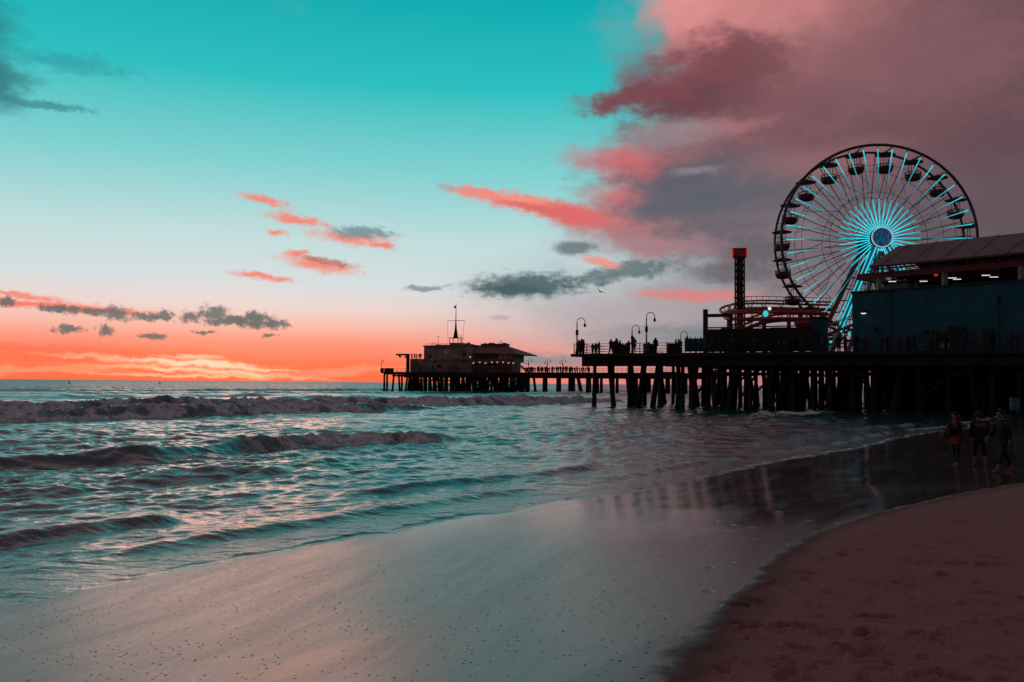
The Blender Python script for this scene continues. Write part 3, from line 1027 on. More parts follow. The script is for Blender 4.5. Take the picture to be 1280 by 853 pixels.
WT = 12.85
O = BP(0, 0, DZ)
tb = thing('arcade_building', 'long windowless teal building on the pier below the maroon roof', 'building', O)
mb = MB(O)
mb.prism([BP(0, 0, 0), BP(BL, 0, 0), BP(BL, 16, 0), BP(0, 16, 0)], DZ + .002, WT)
mb.build('wall', M['teal'], tb)
mb = MB(O)
mb.bar(BP(-.08, -.06, WT + .06), BP(BL, -.06, WT + .06), .25, .16)
mb.bar(BP(-.06, 0, WT + .06), BP(-.06, 16, WT + .06), .25, .16)
mb.build('coping', M['black'], tb)
mb = MB(O)
for i in range(int(BL / 3.66)):
    mb.bar(BP(.6 + i * 3.66, -.01, DZ + .05), BP(.6 + i * 3.66, -.01, WT - .05), .07, .015, up=NBB)
mb.build('batten', M['teal'], tb)
for px, py in ((1083, 392), (1103, 413)):
    q = P(px, py, 95)
    a_ = (q - C0).dot(EB)
    z_ = q.z
    mb = MB(O)
    mb.bar(BP(a_, 0, z_ + .25), BP(a_, -.5, z_ + .3), .06, .06)
    mb.lathe(BP(a_, -.5, z_), [(.5, 0), (.42, .08), (.12, .26), (.04, .34)], 12)
    lp = mb.build('wall_lamp', M['black'], tb)
    mb = MB(O)
    mb.lathe(BP(a_, -.5, z_ - .12), [(.05, 0), (.26, .06), (.3, .11)], 12)
    mb.build('bulb', M['white_light'] if px < 1090 else M['steel'], lp)

O = BP(0, 0, DZ)
q = P(1245, 376, 85)
a_ = (q - C0).dot(EB)
mb = MB(O)
mb.bar(BP(a_, -.12, q.z - .3), BP(a_, -.12, q.z + .45), .42, .24)
mb.bar(BP(a_ + .1, -.1, q.z - .2), BP(a_ + .1, -.1, DZ + .1), .07, .07)
mb.build('utility_box', M['black'], tb)
mb = MB(O)
for u_, z0_, z1_ in ((4.2, DZ + .1, WT - .3), (17.5, DZ + .1, WT - .2)):
    mb.tube([BP(u_, -.12, z0_), BP(u_, -.12, z1_)], .055, 6)
mb.build('drain_pipe', M['teal'], tb)
mb = MB(O)
mb.bar(BP(13.2, -.02, DZ + 1.15), BP(14.3, -.02, DZ + 1.15), .05, 2.25)
mb.build('door', M['black'], tb)

# ------------------------------------------------------------------ maroon roofed pavilion on top
O = BP(0, 2, WT)
pv = thing('open_pavilion', 'maroon sloped roof pavilion on red beams above the teal building', 'pavilion', O)


def VP(px, py, bk):
    """point in the vertical plane bk metres behind the building's front, at a photo pixel"""
    d = ray(px, py)
    nrm = NBB
    t_ = ((BP(0, bk, 0) - CAM).dot(nrm)) / d.dot(nrm)
    return CAM + d * t_


r0 = VP(1086, 333, -.8)
r1 = VP(1122, 308, 5.5)
zr0, zr1 = r0.z, r1.z
ra0, ra1 = (r0 - C0).dot(EB), (r1 - C0).dot(EB)
mb = MB(O)
NP = 8
pts_lo = [BP(ra0 + (BL - ra0) * i / NP, -.8, zr0) for i in range(NP + 1)]
pts_hi = [BP(ra1 + (BL - ra1) * i / NP, 5.5, zr1) for i in range(NP + 1)]
mb.slab([pts_lo[0], pts_lo[-1], pts_hi[-1], pts_hi[0]], .22)
rf = mb.build('roof', M['roof'], pv)
mb = MB(O)
for i in range(13):
    lo_ = BP(ra0 + i * 3.05 + 1.2, -.8, zr0 + .06)
    hi_ = BP(ra1 + i * 3.05 + 1.2, 5.5, zr1 + .06)
    mb.bar(lo_, hi_, .07, .08)
mb.build('seam', M['seam'], rf)
mb = MB(O)
mb.slab([BP(ra1, 5.6, zr1), BP(BL, 5.6, zr1), BP(BL, 13, zr0 + 1), BP(ra0, 13, zr0 + 1)], .22)
mb.build('rear_roof', M['roof'], pv)
bz = VP(1072, 346, .3).z
ba = (VP(1072, 346, .3) - C0).dot(EB)
mb = MB(O)
mb.bar(BP(ba, .3, bz - .05), BP(BL, .3, bz - .05), .35, .62)
mb.build('beam', M['dark_red'], pv)
mb = MB(O)
mb.bar(BP(ba, 12, bz), BP(BL, 12, bz), .35, .5)
mb.bar(BP(ba, .5, bz - .1), BP(ba, 12, bz - .1), .3, .5)
mb.build('rear_beam', M['dark_red'], pv)
mb = MB(O)
tz0, tz1 = bz + .28, zr0 - .22
k = ra0 + .6
i = 0
while k < BL:
    mb.bar(BP(k, .1, tz0), BP(k, .1, tz1), .1, .1)
    mb.bar(BP(k, .1, tz0 if i % 2 else tz1), BP(k + 1.5, .1, tz1 if i % 2 else tz0), .09, .09)
    k += 1.5
    i += 1
mb.bar(BP(ra0, .1, tz1 - .02), BP(BL, .1, tz1 - .02), .14, .14)
mb.build('truss', M['black'], pv)
mb = MB(O)
for i in range(14):
    mb.bar(BP(ba + 1 + i * 2.6, .6, bz - .15), BP(ba + 1 + i * 2.6, 11.8, bz - .15), .2, .3)
for i in range(5):
    mb.bar(BP(ba + 3, 2 + i * 2.2, bz - .42), BP(BL, 2 + i * 2.2, bz - .42), .3, .2)
mb.prism([BP(ba + 3, 1.5, 0), BP(BL, 1.5, 0), BP(BL, 11.6, 0), BP(ba + 3, 11.6, 0)], bz - .02, bz + .08)
mb.build('ceiling', M['dark_red'], pv)
for px in (1099, 1181, 1277):
    q = VP(px, 360, .35)
    a_ = (q - C0).dot(EB)
    mb = MB(O)
    mb.bar(BP(a_, .35, WT), BP(a_, .35, bz - .36), .42, .42)
    mb.build('column', M['column'], pv)
for px in (1112, 1150, 1214, 1262):
    q = VP(px, 360, 8)
    a_ = (q - C0).dot(EB)
    mb = MB(O)
    mb.bar(BP(a_, 8, WT), BP(a_, 8, bz - .5), .35, .35)
    mb.bar(BP(a_, 8, bz - .9), BP(a_, 8, bz - .55), .9, .9)
    mb.build('rear_column', M['black'], pv)
for px, py, bk in ((1115, 352, 2), (1154, 349, 4), (1190, 346, 3), (1196, 345, 4.5), (1232, 342, 3), (1242, 340.5, 5)):
    q = VP(px, py, bk)
    a_ = (q - C0).dot(EB)
    mb = MB(O)
    mb.bar(BP(a_ - .3, bk - .15, bz - .62), BP(a_ + .3, bk + .3, bz - .62), .16, .07)
    mb.build('strip_light', M['white_light'], pv)
mb = MB(O)
mb.lathe(BP((VP(1170, 340, 1) - C0).dot(EB), 1.0, bz - .55), [(.06, 0), (.2, .05), (.2, .2), (.05, .22)], 10)
mb.build('red_lamp', M['red_light'], pv)

# kiosk on the roof terrace
q = VP(1120, 357, 6)
O = Vector((q.x, q.y, WT))
ks = thing('snack_kiosk', 'small grey kiosk under the pavilion beside the first column', 'kiosk', O, math.atan2(EB.y, EB.x))
mb = MB()
mb.box((0, 0, .55), (3.2, 1.6, 1.1))
mb.build('counter', M['steel'], ks)
mb = MB()
mb.box((0, 0, 1.5), (3.5, 1.9, .14))
for sx_ in (-1.5, 1.5):
    mb.bar((sx_, -.7, 1.1), (sx_, -.7, 1.45), .08, .08)
    mb.bar((sx_, .7, 1.1), (sx_, .7, 1.45), .08, .08)
mb.build('awning', M['fabric_screen'], ks)

# ------------------------------------------------------------------ ferris wheel
HUB = P(1092, 302, 117)
vl = Vector((HUB.x, HUB.y, 0)).normalized()
rt = Vector((vl.y, -vl.x, 0))
PHI = R(17.5)
axl = -vl * math.cos(PHI) + rt * math.sin(PHI)      # towards the viewer
rz = math.atan2(axl.x, -axl.y)
HZ = HUB.z - DZ
fw = thing('ferris_wheel', 'tall ferris wheel with cyan lit spokes turning above the pier', 'ferris wheel', (HUB.x, HUB.y, DZ), rz)
RW, HS = 12.45, 2.0


def wp(r_, ang, y):
    return Vector((r_ * math.sin(ang), y, HZ + r_ * math.cos(ang)))


NEON = neon_spokes(HZ)
for nm, y in (('front_rim', -HS), ('rear_rim', HS)):
    mb = MB()
    mb.tube([wp(RW, 2 * math.pi * i / 80, y) for i in range(80)], .19 if y < 0 else .16, 8, closed=True)
    mb.build(nm, M['rim'], fw)
for nm, y in (('front_cable_rings', -HS + .1), ('rear_cable_rings', HS - .1)):
    mb = MB()
    for fr in (.79, .50):
        mb.tube([wp(RW * fr, 2 * math.pi * i / 40, y) for i in range(40)], .032, 5, closed=True)
    mb.build(nm, M['rim'], fw)
NSP = 40
for nm, y in (('front_spokes', -HS), ('rear_spokes', HS)):
    mb = MB()
    for i in range(NSP):
        a_ = 2 * math.pi * (i + .5 * (y > 0)) / NSP
        mb.tube([wp(1.0, a_, y * 1.25), wp(RW, a_, y)], .055, 5)
    mb.build(nm, M['rim'], fw)
for i in range(20):
    a_ = 2 * math.pi * (i + .5) / 20
    a2 = 2 * math.pi * (i + 1) / 20
    for p_, q_, r_ in ((wp(RW * .995, a_, -HS), wp(RW * .995, a_, HS), .06), (wp(RW * .79, a_, -HS), wp(RW * .79, a_, HS), .035),
                       (wp(RW * .79, a_, -HS), wp(RW * .5, a2, HS), .028), (wp(RW * .79, a_, HS), wp(RW * .5, a2, -HS), .028)):
        mb = MB()
        mb.tube([p_, q_], r_, 5)
        mb.build('cross_tie', M['rim'], fw)
for i in range(NSP):
    a_ = 2 * math.pi * i / NSP
    mb = MB()
    mb.tube([wp(1.25, a_, -HS * 1.25 - .1), wp(RW * .42, a_, -HS * 1.13 - .1)], [.07, .105], 6)
    mb.build('inner_light_tube', NEON, fw)
    mb = MB()
    mb.tube([wp(RW * .425, a_, -HS * 1.13 - .09), wp(RW * .70, a_, -HS * 1.05 - .09), wp(RW * .955, a_, -HS - .12)], [.045, .06, .075], 6)
    mb.build('outer_light_tube', NEON, fw)
# hub
mb = MB()
mb.lathe((0, 0, HZ), [(.75, -3.2), (.75, 3.2)], 24, 'Y')
mb.lathe((0, 0, HZ), [(1.25, 2.2), (1.4, 2.3), (1.4, 2.9), (1.1, 3.0)], 28, 'Y')
mb.lathe((0, 0, HZ), [(1.0, -2.9), (1.35, -2.8), (1.35, -2.3), (1.0, -2.2)], 28, 'Y')
hub = mb.build('hub', M['rim'], fw)
mb = MB()
mb.lathe((0, 0, HZ), [(1.22, -3.45), (1.22, -3.2)], 36, 'Y')
mb.build('hub_screen', M['hubscreen'], hub)
mb = MB()
mb.tube([Vector((1.27 * math.cos(t * math.pi / 20), -3.4, HZ + 1.27 * math.sin(t * math.pi / 20))) for t in range(40)], .085, 6, closed=True)
mb.build('hub_ring', glow('hub_ring_light', (.55, .62, .66), .7), hub)
# legs
for y in (-3.0, 3.0):
    for sgn in (-1, 1):
        mb = MB()
        f0 = Vector((sgn * 7.2, y * 1.5, 0))
        t0 = Vector((sgn * .4, y, HZ - .2))
        mb.bar(f0, t0, .62, .62)
        f1 = Vector((sgn * 5.0, y * 1.5, 0))
        mb.bar(f1, Vector((sgn * .1, y, HZ - 1.8)), .4, .4)
        for k in range(9):
            u0, u1 = k / 9.5, (k + .6) / 9.5
            mb.bar(f0.lerp(t0, u0), f1.lerp(Vector((sgn * .1, y, HZ - 1.8)), u1), .16, .16)
        lg = mb.build('support_leg', M['steel'], fw)
        if y < 0:
            mb = MB()
            off = Vector((-sgn * .1, -.42, 0))
            mb.tube([f0.lerp(t0, .22) + off, f0.lerp(t0, .93) + off], .1, 6)
            off = Vector((sgn * .42, -.30, 0))
            mb.tube([f0.lerp(t0, .28) + off, f0.lerp(t0, .9) + off], .07, 6)
            mb.build('light_tube', M['neon'], lg)
# gondolas
gb = MB()
gb.lathe((0, 0, 0), [(.35, -1.02), (.78, -.92), (1.02, -.55), (1.08, -.2), (1.0, -.16), (.95, -.5), (.6, -.8), (.1, -.85)], 16)
for k in range(8):
    t_ = k * math.pi / 4
    gb.bar((1.0 * math.cos(t_), 1.0 * math.sin(t_), -.2), (1.0 * math.cos(t_), 1.0 * math.sin(t_), .12), .07, .07)
gb.tube([(1.02 * math.cos(t * math.pi / 8), 1.02 * math.sin(t * math.pi / 8), .1) for t in range(16)], .06, 5, closed=True)
cb = MB()
cb.lathe((0, 0, 1.45), [(1.32, 0), (1.36, .06), (.7, .28), (.12, .44), (.05, .6)], 16)
hb = MB()
for t_ in (0, math.pi / 2, math.pi, 1.5 * math.pi):
    hb.tube([(.55 * math.cos(t_), .55 * math.sin(t_), -.7), (.5 * math.cos(t_), .5 * math.sin(t_), 1.5)], .045, 5)
hb.tube([(0, -2.05, 1.78), (0, 2.05, 1.78)], .07, 6)
g0 = gb.build('gondola', M['dark_red'], fw)
cb.build('canopy', M['rim'], g0)
hb.build('hanger', M['rim'], g0)
OFF = 9.0
for i in range(20):
    g = g0 if i == 0 else dup(g0, fw)
    a_ = R(i * 18 + OFF - 1.5)
    g.location = (RW * .965 * math.sin(a_), 0, HZ + RW * .965 * math.cos(a_) - 1.8)
    g.rotation_euler = (0, random.uniform(-.05, .05), 0)

# boarding platform with stairs under the wheel
q = P(1045, 430, 108)
O = Vector((q.x, q.y, DZ))
st = thing('boarding_stairs', 'grey steel stairs and platform at the foot of the wheel', 'stairs', O, R(-20))
mb = MB()
for x_ in (-2.6, -.9, 1.0, 2.8):
    for y_ in (-1, 1):
        mb.bar((x_, y_, 0), (x_, y_, 3.2 + x_ * .35), .16, .16)
mb.bar((-2.6, -1, .4), (2.8, -1, 3.6), .12, .12)
mb.bar((-2.6, -1, 2.3), (2.8, -1, .6), .1, .1)
mb.bar((-2.6, 1, .4), (2.8, 1, 3.6), .12, .12)
mb.build('frame', M['steel'], st)
mb = MB()
mb.bar((-3.4, 0, 1.9), (2.9, 0, 4.3), 2.2, .16)
mb.bar((2.9, 0, 4.3), (5.0, 0, 4.35), 2.2, .16)
for k in range(16):
    mb.box((-3.4 + k * .4, 0, 2.02 + k * .152), (.3, 2.1, .06))
mb.build('flight', M['steel'], st)
mb = MB()
for y_ in (-1.05, 1.05):
    mb.bar((-3.4, y_, 3.0), (2.9, y_, 5.4), .08, .08)
    for k in range(8):
        mb.bar((-3.4 + k * .9, y_, 1.95 + k * .343), (-3.4 + k * .9, y_, 3.0 + k * .343), .05, .05)
mb.build('handrail', M['white_steel'], st)
for x_, z_ in ((-.6, 1.7), (2.3, 1.2), (1.5, 2.6)):
    mb = MB()
    mb.lathe((x_, -1.15, z_), [(.04, 0), (.16, .08), (.16, .3), (.04, .38)], 8)
    mb.build('lamp', M['cyan_lamp'], st)

# ------------------------------------------------------------------ roller coaster
def smooth_path(pts, n_=10):
    pts = [Vector(p) for p in pts]
    out = []
    for i in range(len(pts) - 1):
        p0, p1, p2, p3 = pts[max(i - 1, 0)], pts[i], pts[i + 1], pts[min(i + 2, len(pts) - 1)]
        for k in range(n_):
            t = k / n_
            out.append(.5 * ((2 * p1) + (p2 - p0) * t + (2 * p0 - 5 * p1 + 4 * p2 - p3) * t * t + (3 * p1 - p0 - 3 * p2 + p3) * t ** 3))
    out.append(pts[-1])
    return out


O = G(960, 118, DZ)
rc = thing('roller_coaster', 'red steel roller coaster track curving left of the ferris wheel', 'roller coaster', O)


def track(pix, name):
    path = smooth_path([P(*a) for a in pix])
    mb = MB(O)
    L_, Rr_ = [], []
    for i, p in enumerate(path):
        d = (path[min(i + 1, len(path) - 1)] - path[max(i - 1, 0)])
        sd_ = Vector((-d.y, d.x, 0))
        sd_ = sd_.normalized() * .55 if sd_.length > 1e-4 else Vector((0, .55, 0))
        L_.append(p + sd_ + Vector((0, 0, .3)))
        Rr_.append(p - sd_ - Vector((0, 0, .02)))
    mb.tube(L_, .13, 6)
    mb.tube(Rr_, .16, 6)
    mb.tube([p - Vector((0, 0, .75)) for p in path], .24, 8)
    for i in range(0, len(path), 5):
        mb.bar(path[i] - Vector((0, 0, .75)), L_[i], .1, .1)
        mb.bar(path[i] - Vector((0, 0, .75)), Rr_[i], .1, .1)
    mb.build(name, M['red'], rc)
    return path


p1 = track([(1040, 381, 126), (1000, 380, 126), (955, 379, 124), (925, 380, 120), (909, 384, 115), (906, 389, 111), (914, 391, 107), (940, 391.5, 105), (985, 391, 105), (1030, 392, 107)], 'track')
p2 = track([(878, 430, 106), (900, 420, 106), (925, 407, 107), (950, 397, 108), (975, 393, 109), (1005, 393, 110), (1035, 394, 112)], 'lift_track')
mb = MB(O)
for px, py, Y in ((955, 381, 124), (926, 383, 119), (1000, 382, 125)):
    q = P(px, py, Y)
    mb.tube([(q.x, q.y, DZ), (q.x, q.y, q.z - .8)], .3, 8)
mb.build('support', M['teal'], rc)
for px, py, Y in ((986, 394, 109), (939, 402, 107.5), (911, 391, 108), (1026, 394, 111)):
    q = P(px, py, Y)
    mb = MB(O)
    mb.tube([(q.x, q.y, DZ), (q.x, q.y, q.z - .6)], .26, 8)
    mb.build('support', M['red'], rc)
mb = MB(O)
fence_path = [p + Vector((0, .7, 1.0)) for p in p1[:34]]
mb.tube(fence_path, .05, 5)
for p in p1[:34:2]:
    mb.bar(p + Vector((0, .7, -.2)), p + Vector((0, .7, 1.0)), .05, .05)
mb.build('walkway_rail', M['black'], rc)
q = P(957, 391, 104)
mb = MB(O)
mb.lathe((q.x, q.y, q.z - .5), [(.1, 0), (.3, .15), (.32, .5), (.1, .75)], 10)
mb.build('lamp', M['cyan_lamp'], rc)
q = P(962, 387, 104)
mb = MB(O)
mb.lathe((q.x, q.y, q.z - .1), [(.05, 0), (.2, .1), (.2, .3), (.05, .4)], 8)
mb.build('floodlight', M['white_light'], rc)

# coaster cars parked at the bottom, as red tubs
q = P(1005, 405, 104)
O2 = Vector((q.x, q.y, DZ))
cr = thing('ride_tub', 'red tub shaped ride car hanging beside the dark fence', 'ride car', O2)
mb = MB()
hz_ = q.z - DZ
mb.lathe((0, 0, hz_), [(.5, -.55), (.95, -.35), (1.15, .1), (1.1, .3), (1.0, .25), (.9, -.2)], 14)
mb.build('tub', M['red'], cr)
mb = MB()
mb.bar((0, 0, 0), (0, 0, hz_ - .5), .3, .3)
mb.bar((-1.2, 0, hz_ + .3), (1.2, 0, hz_ + .3), .1, .1)
mb.build('mount', M['black'], cr)

# ------------------------------------------------------------------ drop tower
q = P(925, 440, 118)
O = Vector((q.x, q.y, DZ))
top = P(925, 321, 118).z - DZ
dt = thing('drop_tower', 'slim dark lattice drop tower topped with a red box', 'tower', O, R(-14))
mb = MB()
hw = .58
for x_ in (-hw, hw):
    for y_ in (-hw, hw):
        mb.bar((x_, y_, 0), (x_, y_, top), .22, .22)
k = 0
while k < top - .9:
    for y_ in (-hw, hw):
        mb.bar((-hw, y_, k), (hw, y_, k + .9), .12, .12)
        mb.bar((-hw, y_, k + .9), (hw, y_, k + .9), .1, .1)
    for x_ in (-hw, hw):
        mb.bar((x_, -hw, k), (x_, hw, k + .9), .12, .12)
        mb.bar((x_, -hw, k + .9), (x_, hw, k + .9), .1, .1)
    k += .9
mb.box((0, 0, top / 2), (.86, .86, top))
mb.build('shaft', M['black'], dt)
mb = MB()
mb.box((0, 0, top + .42), (1.75, 1.75, 1.0))
mb.box((0, 0, top + .96), (1.95, 1.95, .12))
mb.build('head', M['red'], dt)
mb = MB()
for sx_ in (-.98, .98):
    for sy_ in (-.98, .98):
        mb.bar((sx_ * .93, sy_ * .93, top + .0), (sx_ * .93, sy_ * .93, top + .9), .16, .16)
mb.build('corner_light', M['red_light'], dt)
mb = MB()
for k in range(12):
    mb.box((0, -.62, 1.5 + k * (top - 2) / 12), (.24, .06, .5))
mb.build('front_panel', M['dark_red'], dt)
mb = MB()
for k in range(14):
    mb.box((.66, -.2, 1.2 + k * (top - 2) / 14), (.06, .2, .3))
mb.build('side_lamp', mat('pale_cyan_lens', (.25, .45, .5), .4), dt)

# ------------------------------------------------------------------ gate frame with a basket, dark hoarding, screens
q = G(882, 101, DZ)
gt = thing('ride_gantry', 'black post and cross beam frame at the edge of the rides', 'frame', q, R(-20))
ztop = P(882, 387, 101).z - DZ
mb = MB()
mb.bar((0, 0, 0), (0, 0, ztop), .5, .5)
mb.build('post', M['black'], gt)
mb = MB()
mb.bar((0, 0, ztop - .72), (3.0, 0, ztop - .72), .38, .36)
mb.bar((2.85, 0, ztop - .9), (2.85, 0, 0), .3, .3)
mb.build('cross_beam', M['black'], gt)
mb = MB()
mb.lathe((.75, -.1, 1.4), [(.2, 0), (.42, .1), (.36, .8), (.45, .9), (.3, 1.0)], 10)
mb.bar((-.5, -.1, 1.35), (1.2, -.1, 1.35), .5, .14)
mb.build('basket', M['dark_red'], gt)

h0, h1 = along_at(884, 1.6), along_at(1018, 1.6)
O = DP(h0, 1.6, DZ)
hd = thing('board_hoarding', 'low black boarded hoarding in front of the coaster', 'fence', O)
mb = MB(O)
for i in range(10):
    u0, u1 = h0 + (h1 - h0) * i / 10, h0 + (h1 - h0) * (i + 1) / 10 + .002
    mb.bar(DP(u0, 1.6, DZ + 1.35), DP(u1, 1.6, DZ + 1.35), .12, 2.5 + random.uniform(-.05, .12))
mb.build('boards', mat('black_boards', (.018, .018, .02), .8, .4, 2), hd)
mb = MB(O)
mb.bar(DP(h0, 1.5, DZ + 2.75), DP(h1, 1.5, DZ + 2.75), .2, .12)
mb.build('cap_rail', M['black'], hd)

q0, q1 = along_at(1014, 3.0), along_at(1032, 3.0)
O = DP(q0, 3.0, DZ)
tp = thing('ticket_booth', 'narrow dark teal booth between the hoarding and the stairs', 'booth', O)
mb = MB(O)
mb.prism([DP(q0, 3.0), DP(q1, 3.0), DP(q1, 5.0), DP(q0, 5.0)], DZ + .002, DZ + 3.6)
mb.build('wall', M['teal'], tp)
mb = MB(O)
mb.prism([DP(q0 - .15, 2.8), DP(q1 + .15, 2.8), DP(q1 + .15, 5.2), DP(q0 - .15, 5.2)], DZ + 3.6, DZ + 3.75)
mb.build('roof', M['black'], tp)
mb = MB(O)
mb.bar(DP(q0 + .3, 2.97, DZ + 1.9), DP(q1 - .3, 2.97, DZ + 1.9), .06, .9)
mb.build('window', M['window'], tp)

s0, s1 = along_at(857, .5), along_at(883, .5)
O = DP(s0, .5, DZ)
sc_ = thing('windscreen_fence', 'short teal mesh windscreen beside the black frame', 'fence', O)
mb = MB(O)
mb.bar(DP(s0, .5, DZ + .85), DP(s1, .5, DZ + .85), .04, 1.45)
mb.build('screen', M['fabric_screen'], sc_)
mb = MB(O)
for i in range(5):
    u = s0 + (s1 - s0) * i / 4
    mb.bar(DP(u, .42, DZ), DP(u, .42, DZ + 1.75), .09, .09)
mb.build('post', M['black'], sc_)

# signs
for px, py, W_, H_, lab in ((1182, 432, .85, .42, 'small white sign low on the teal wall by the palms'), (977, 428, .62, .36, 'small white notice on the black hoarding below the coaster')):
    if px > 1100:
        q = VP(px, py, -.12)
        rzz = math.atan2(EB.y, EB.x)
    else:
        a_ = along_at(px, 1.48)
        q = DP(a_, 1.48, P(px, py, DP(a_, 1.48).y).z)
        rzz = math.atan2(E.y, E.x)
    sg = thing('notice_sign', lab, 'sign', q, rzz)
    mb = MB()
    mb.box((0, 0, 0), (W_, .04, H_))
    mb.build('panel', M['sign'], sg)
    mb = MB()
    for k in range(3):
        mb.box((random.uniform(-.03, .03), -.024, H_ * (.22 - k * .22)), (W_ * (.7 - .12 * k), .008, H_ * .07))
    mb.build('lettering', M['black'], sg)

# ------------------------------------------------------------------ hook lamps
def hook_lamp(label, px, Y, H=4.0, side=1, double=False, group='hook lamps on the near deck', small=False, z=DZ):
    q = G(px, Y, z)
    t = thing('hook_lamp', label, 'street lamp', q, group=group)
    mb = MB()
    mb.lathe((0, 0, 0), [(.2, 0), (.2, .3), (.13, .45), (.1, .9), (.075, H * .5), (.06, H - .55)], 10)
    mb.lathe((0, 0, H * .52), [(.09, 0), (.17, .1), (.17, .55), (.1, .7)], 10)
    mb.build('post', M['black'], t)
    for sg_ in ((side, -side) if double else (side,)):
        mb = MB()
        rr = .46 if sg_ == side else .34
        arc = [Vector((sg_ * (rr - rr * math.cos(u)), 0, H - .55 + (.15 if sg_ == side else -.25) + rr * math.sin(u))) for u in [k * math.pi / 10 for k in range(11)]]
        mb.tube([Vector((0, 0, H - .9 + (0 if sg_ == side else -.2)))] + arc + [arc[-1] - Vector((0, 0, .2))], .045, 6)
        ar = mb.build('arm', M['black'], t)
        mb = MB()
        e_ = arc[-1]
        mb.lathe((e_.x, 0, e_.z - .62), [(.06, 0), (.14, .08), (.17, .22), (.09, .36), (.05, .5)], 10)
        mb.build('lantern', M['black'], ar)
    return t


hook_lamp('black hook lamp alone at the seaward tip of the near deck', 721, 104, 4.2)
hook_lamp('short black hook lamp just left of the tallest lamp', 790, 113, 4.0)
hook_lamp('tallest black hook lamp, with a box half way up its post', 808, 99.8, 4.6)
hook_lamp('lowest black hook lamp beside the teal windscreen', 851, 125, 4.0)


# ------------------------------------------------------------------ far pier
FZ = 5.8
FA, FB = G(476, 262), G(742, 238)
FE = Vector((FB.x - FA.x, FB.y - FA.y, 0)).normalized()
FN = Vector((-FE.y, FE.x, 0))


def FP(a, bk, z=0.0):
    p = FA + FE * a + FN * bk
    return Vector((p.x, p.y, z))


def fal(px, bk=0.0):
    lo, hi = -60, 200
    for _ in range(50):
        m_ = (lo + hi) / 2
        p = FP(m_, bk)
        if p.x / p.y < (px - 640) / F:
            lo = m_
        else:
            hi = m_
    return lo


O = FP(0, 0)
fpier = thing('fishing_pier', 'distant brown timber pier reaching out to the sunset', 'pier', O)
mb = MB(O)
far_end = fal(905)
mb.prism([FP(0, 0), FP(far_end, 0), FP(far_end, 10), FP(fal(660), 10), FP(fal(660), 26), FP(fal(512), 26), FP(fal(512), 10), FP(0, 8)], FZ - .4, FZ)
mb.build('deck', M['deck'], fpier)
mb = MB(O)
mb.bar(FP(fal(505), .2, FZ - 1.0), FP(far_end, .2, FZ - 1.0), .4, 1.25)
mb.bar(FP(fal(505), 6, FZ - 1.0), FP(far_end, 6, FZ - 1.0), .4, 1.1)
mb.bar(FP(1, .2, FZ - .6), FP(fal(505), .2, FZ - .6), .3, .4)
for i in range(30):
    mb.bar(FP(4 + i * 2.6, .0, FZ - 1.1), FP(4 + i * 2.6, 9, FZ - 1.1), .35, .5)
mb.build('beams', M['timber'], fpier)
npile = 0
rest = MB(O)


def far_pile(px, bk, lean=0.0, r=.3):
    global npile
    a_ = fal(px, bk)
    if npile < 100:
        mb = MB(O)
        mb.tube([FP(a_ + lean, bk, -2), FP(a_, bk, FZ - .4)], [r * 1.25, r], 7)
        mb.build('pile', M['timber'], fpier)
        npile += 1
    else:
        rest.tube([FP(a_ + lean, bk, -2), FP(a_, bk, FZ - .4)], [r * 1.25, r], 7)


for px, ln in ((481, 0), (484.5, 0), (493, -.6), (499, .5), (503, 0), (510, -.9), (514, .6)):
    far_pile(px, .8, ln, .28)
px = 518
while px < 658:
    far_pile(px + random.uniform(-1, 1), .8, random.choice((0, 0, -.8, .8)), random.uniform(.28, .42))
    px += random.uniform(4.2, 6.5)
for px, ln in ((656, .8), (661, 0), (667, 1.0), (681, 0), (698, 0), (713, 0), (717, 0), (722, 1.6), (735, 0), (737, 0)):
    far_pile(px, .8, ln, .34 if px < 670 else .5)
for px in range(750, 900, 12):
    far_pile(px + random.uniform(-3, 3), .8, random.choice((0, 0, .8)), .4)
for bk in (7, 14, 21):
    px = 514
    while px < 664:
        far_pile(px + random.uniform(-1.5, 1.5), bk, random.choice((0, 0, -.8, .8)), random.uniform(.26, .4))
        px += random.uniform(5.5, 8.5)
for px in (683, 700, 716, 752, 766, 790, 812, 836):
    far_pile(px, 7, 0, .4)
if rest.v:
    tag(rest.build('inner_piles', M['timber'], fpier), kind='stuff')
for i in range(28):
    a_ = fal(512) + i * 1.25
    if random.random() < .6:
        mb = MB(O)
        mb.bar(FP(a_, .5, random.uniform(1.2, 2.2)), FP(a_ + 1.25, .5, FZ - 1.4), .14, .2)
        mb.build('brace', M['timber'], fpier)
mb = MB(O)
mb.bar(FP(fal(514), .4, 3.4), FP(fal(655), .4, 3.4), .2, .3)
mb.build('waling_beam', M['timber'], fpier)
mb = MB(O)
mb.bar(FP(.2, .1, FZ + 1.05), FP(far_end, .1, FZ + 1.05), .07, .08)
mb.bar(FP(.2, .1, FZ + .55), FP(far_end, .1, FZ + .55), .06, .07)
for i in range(64):
    mb.bar(FP(.2 + i * 1.3, .1, FZ), FP(.2 + i * 1.3, .1, FZ + 1.1), .08, .08)
mb.build('railing', M['deck'], fpier)


def fz(px, py, bk=4):
    """height of a photo row at the far pier"""
    return P(px, py, FP(fal(px, bk), bk).y).z


def fbox(mb, px0, px1, bk0, bk1, z0, z1):
    a_, b_ = fal(px0, bk0), fal(px1, bk0)
    mb.prism([FP(a_, bk0), FP(b_, bk0), FP(b_, bk1), FP(a_, bk1)], z0, z1)


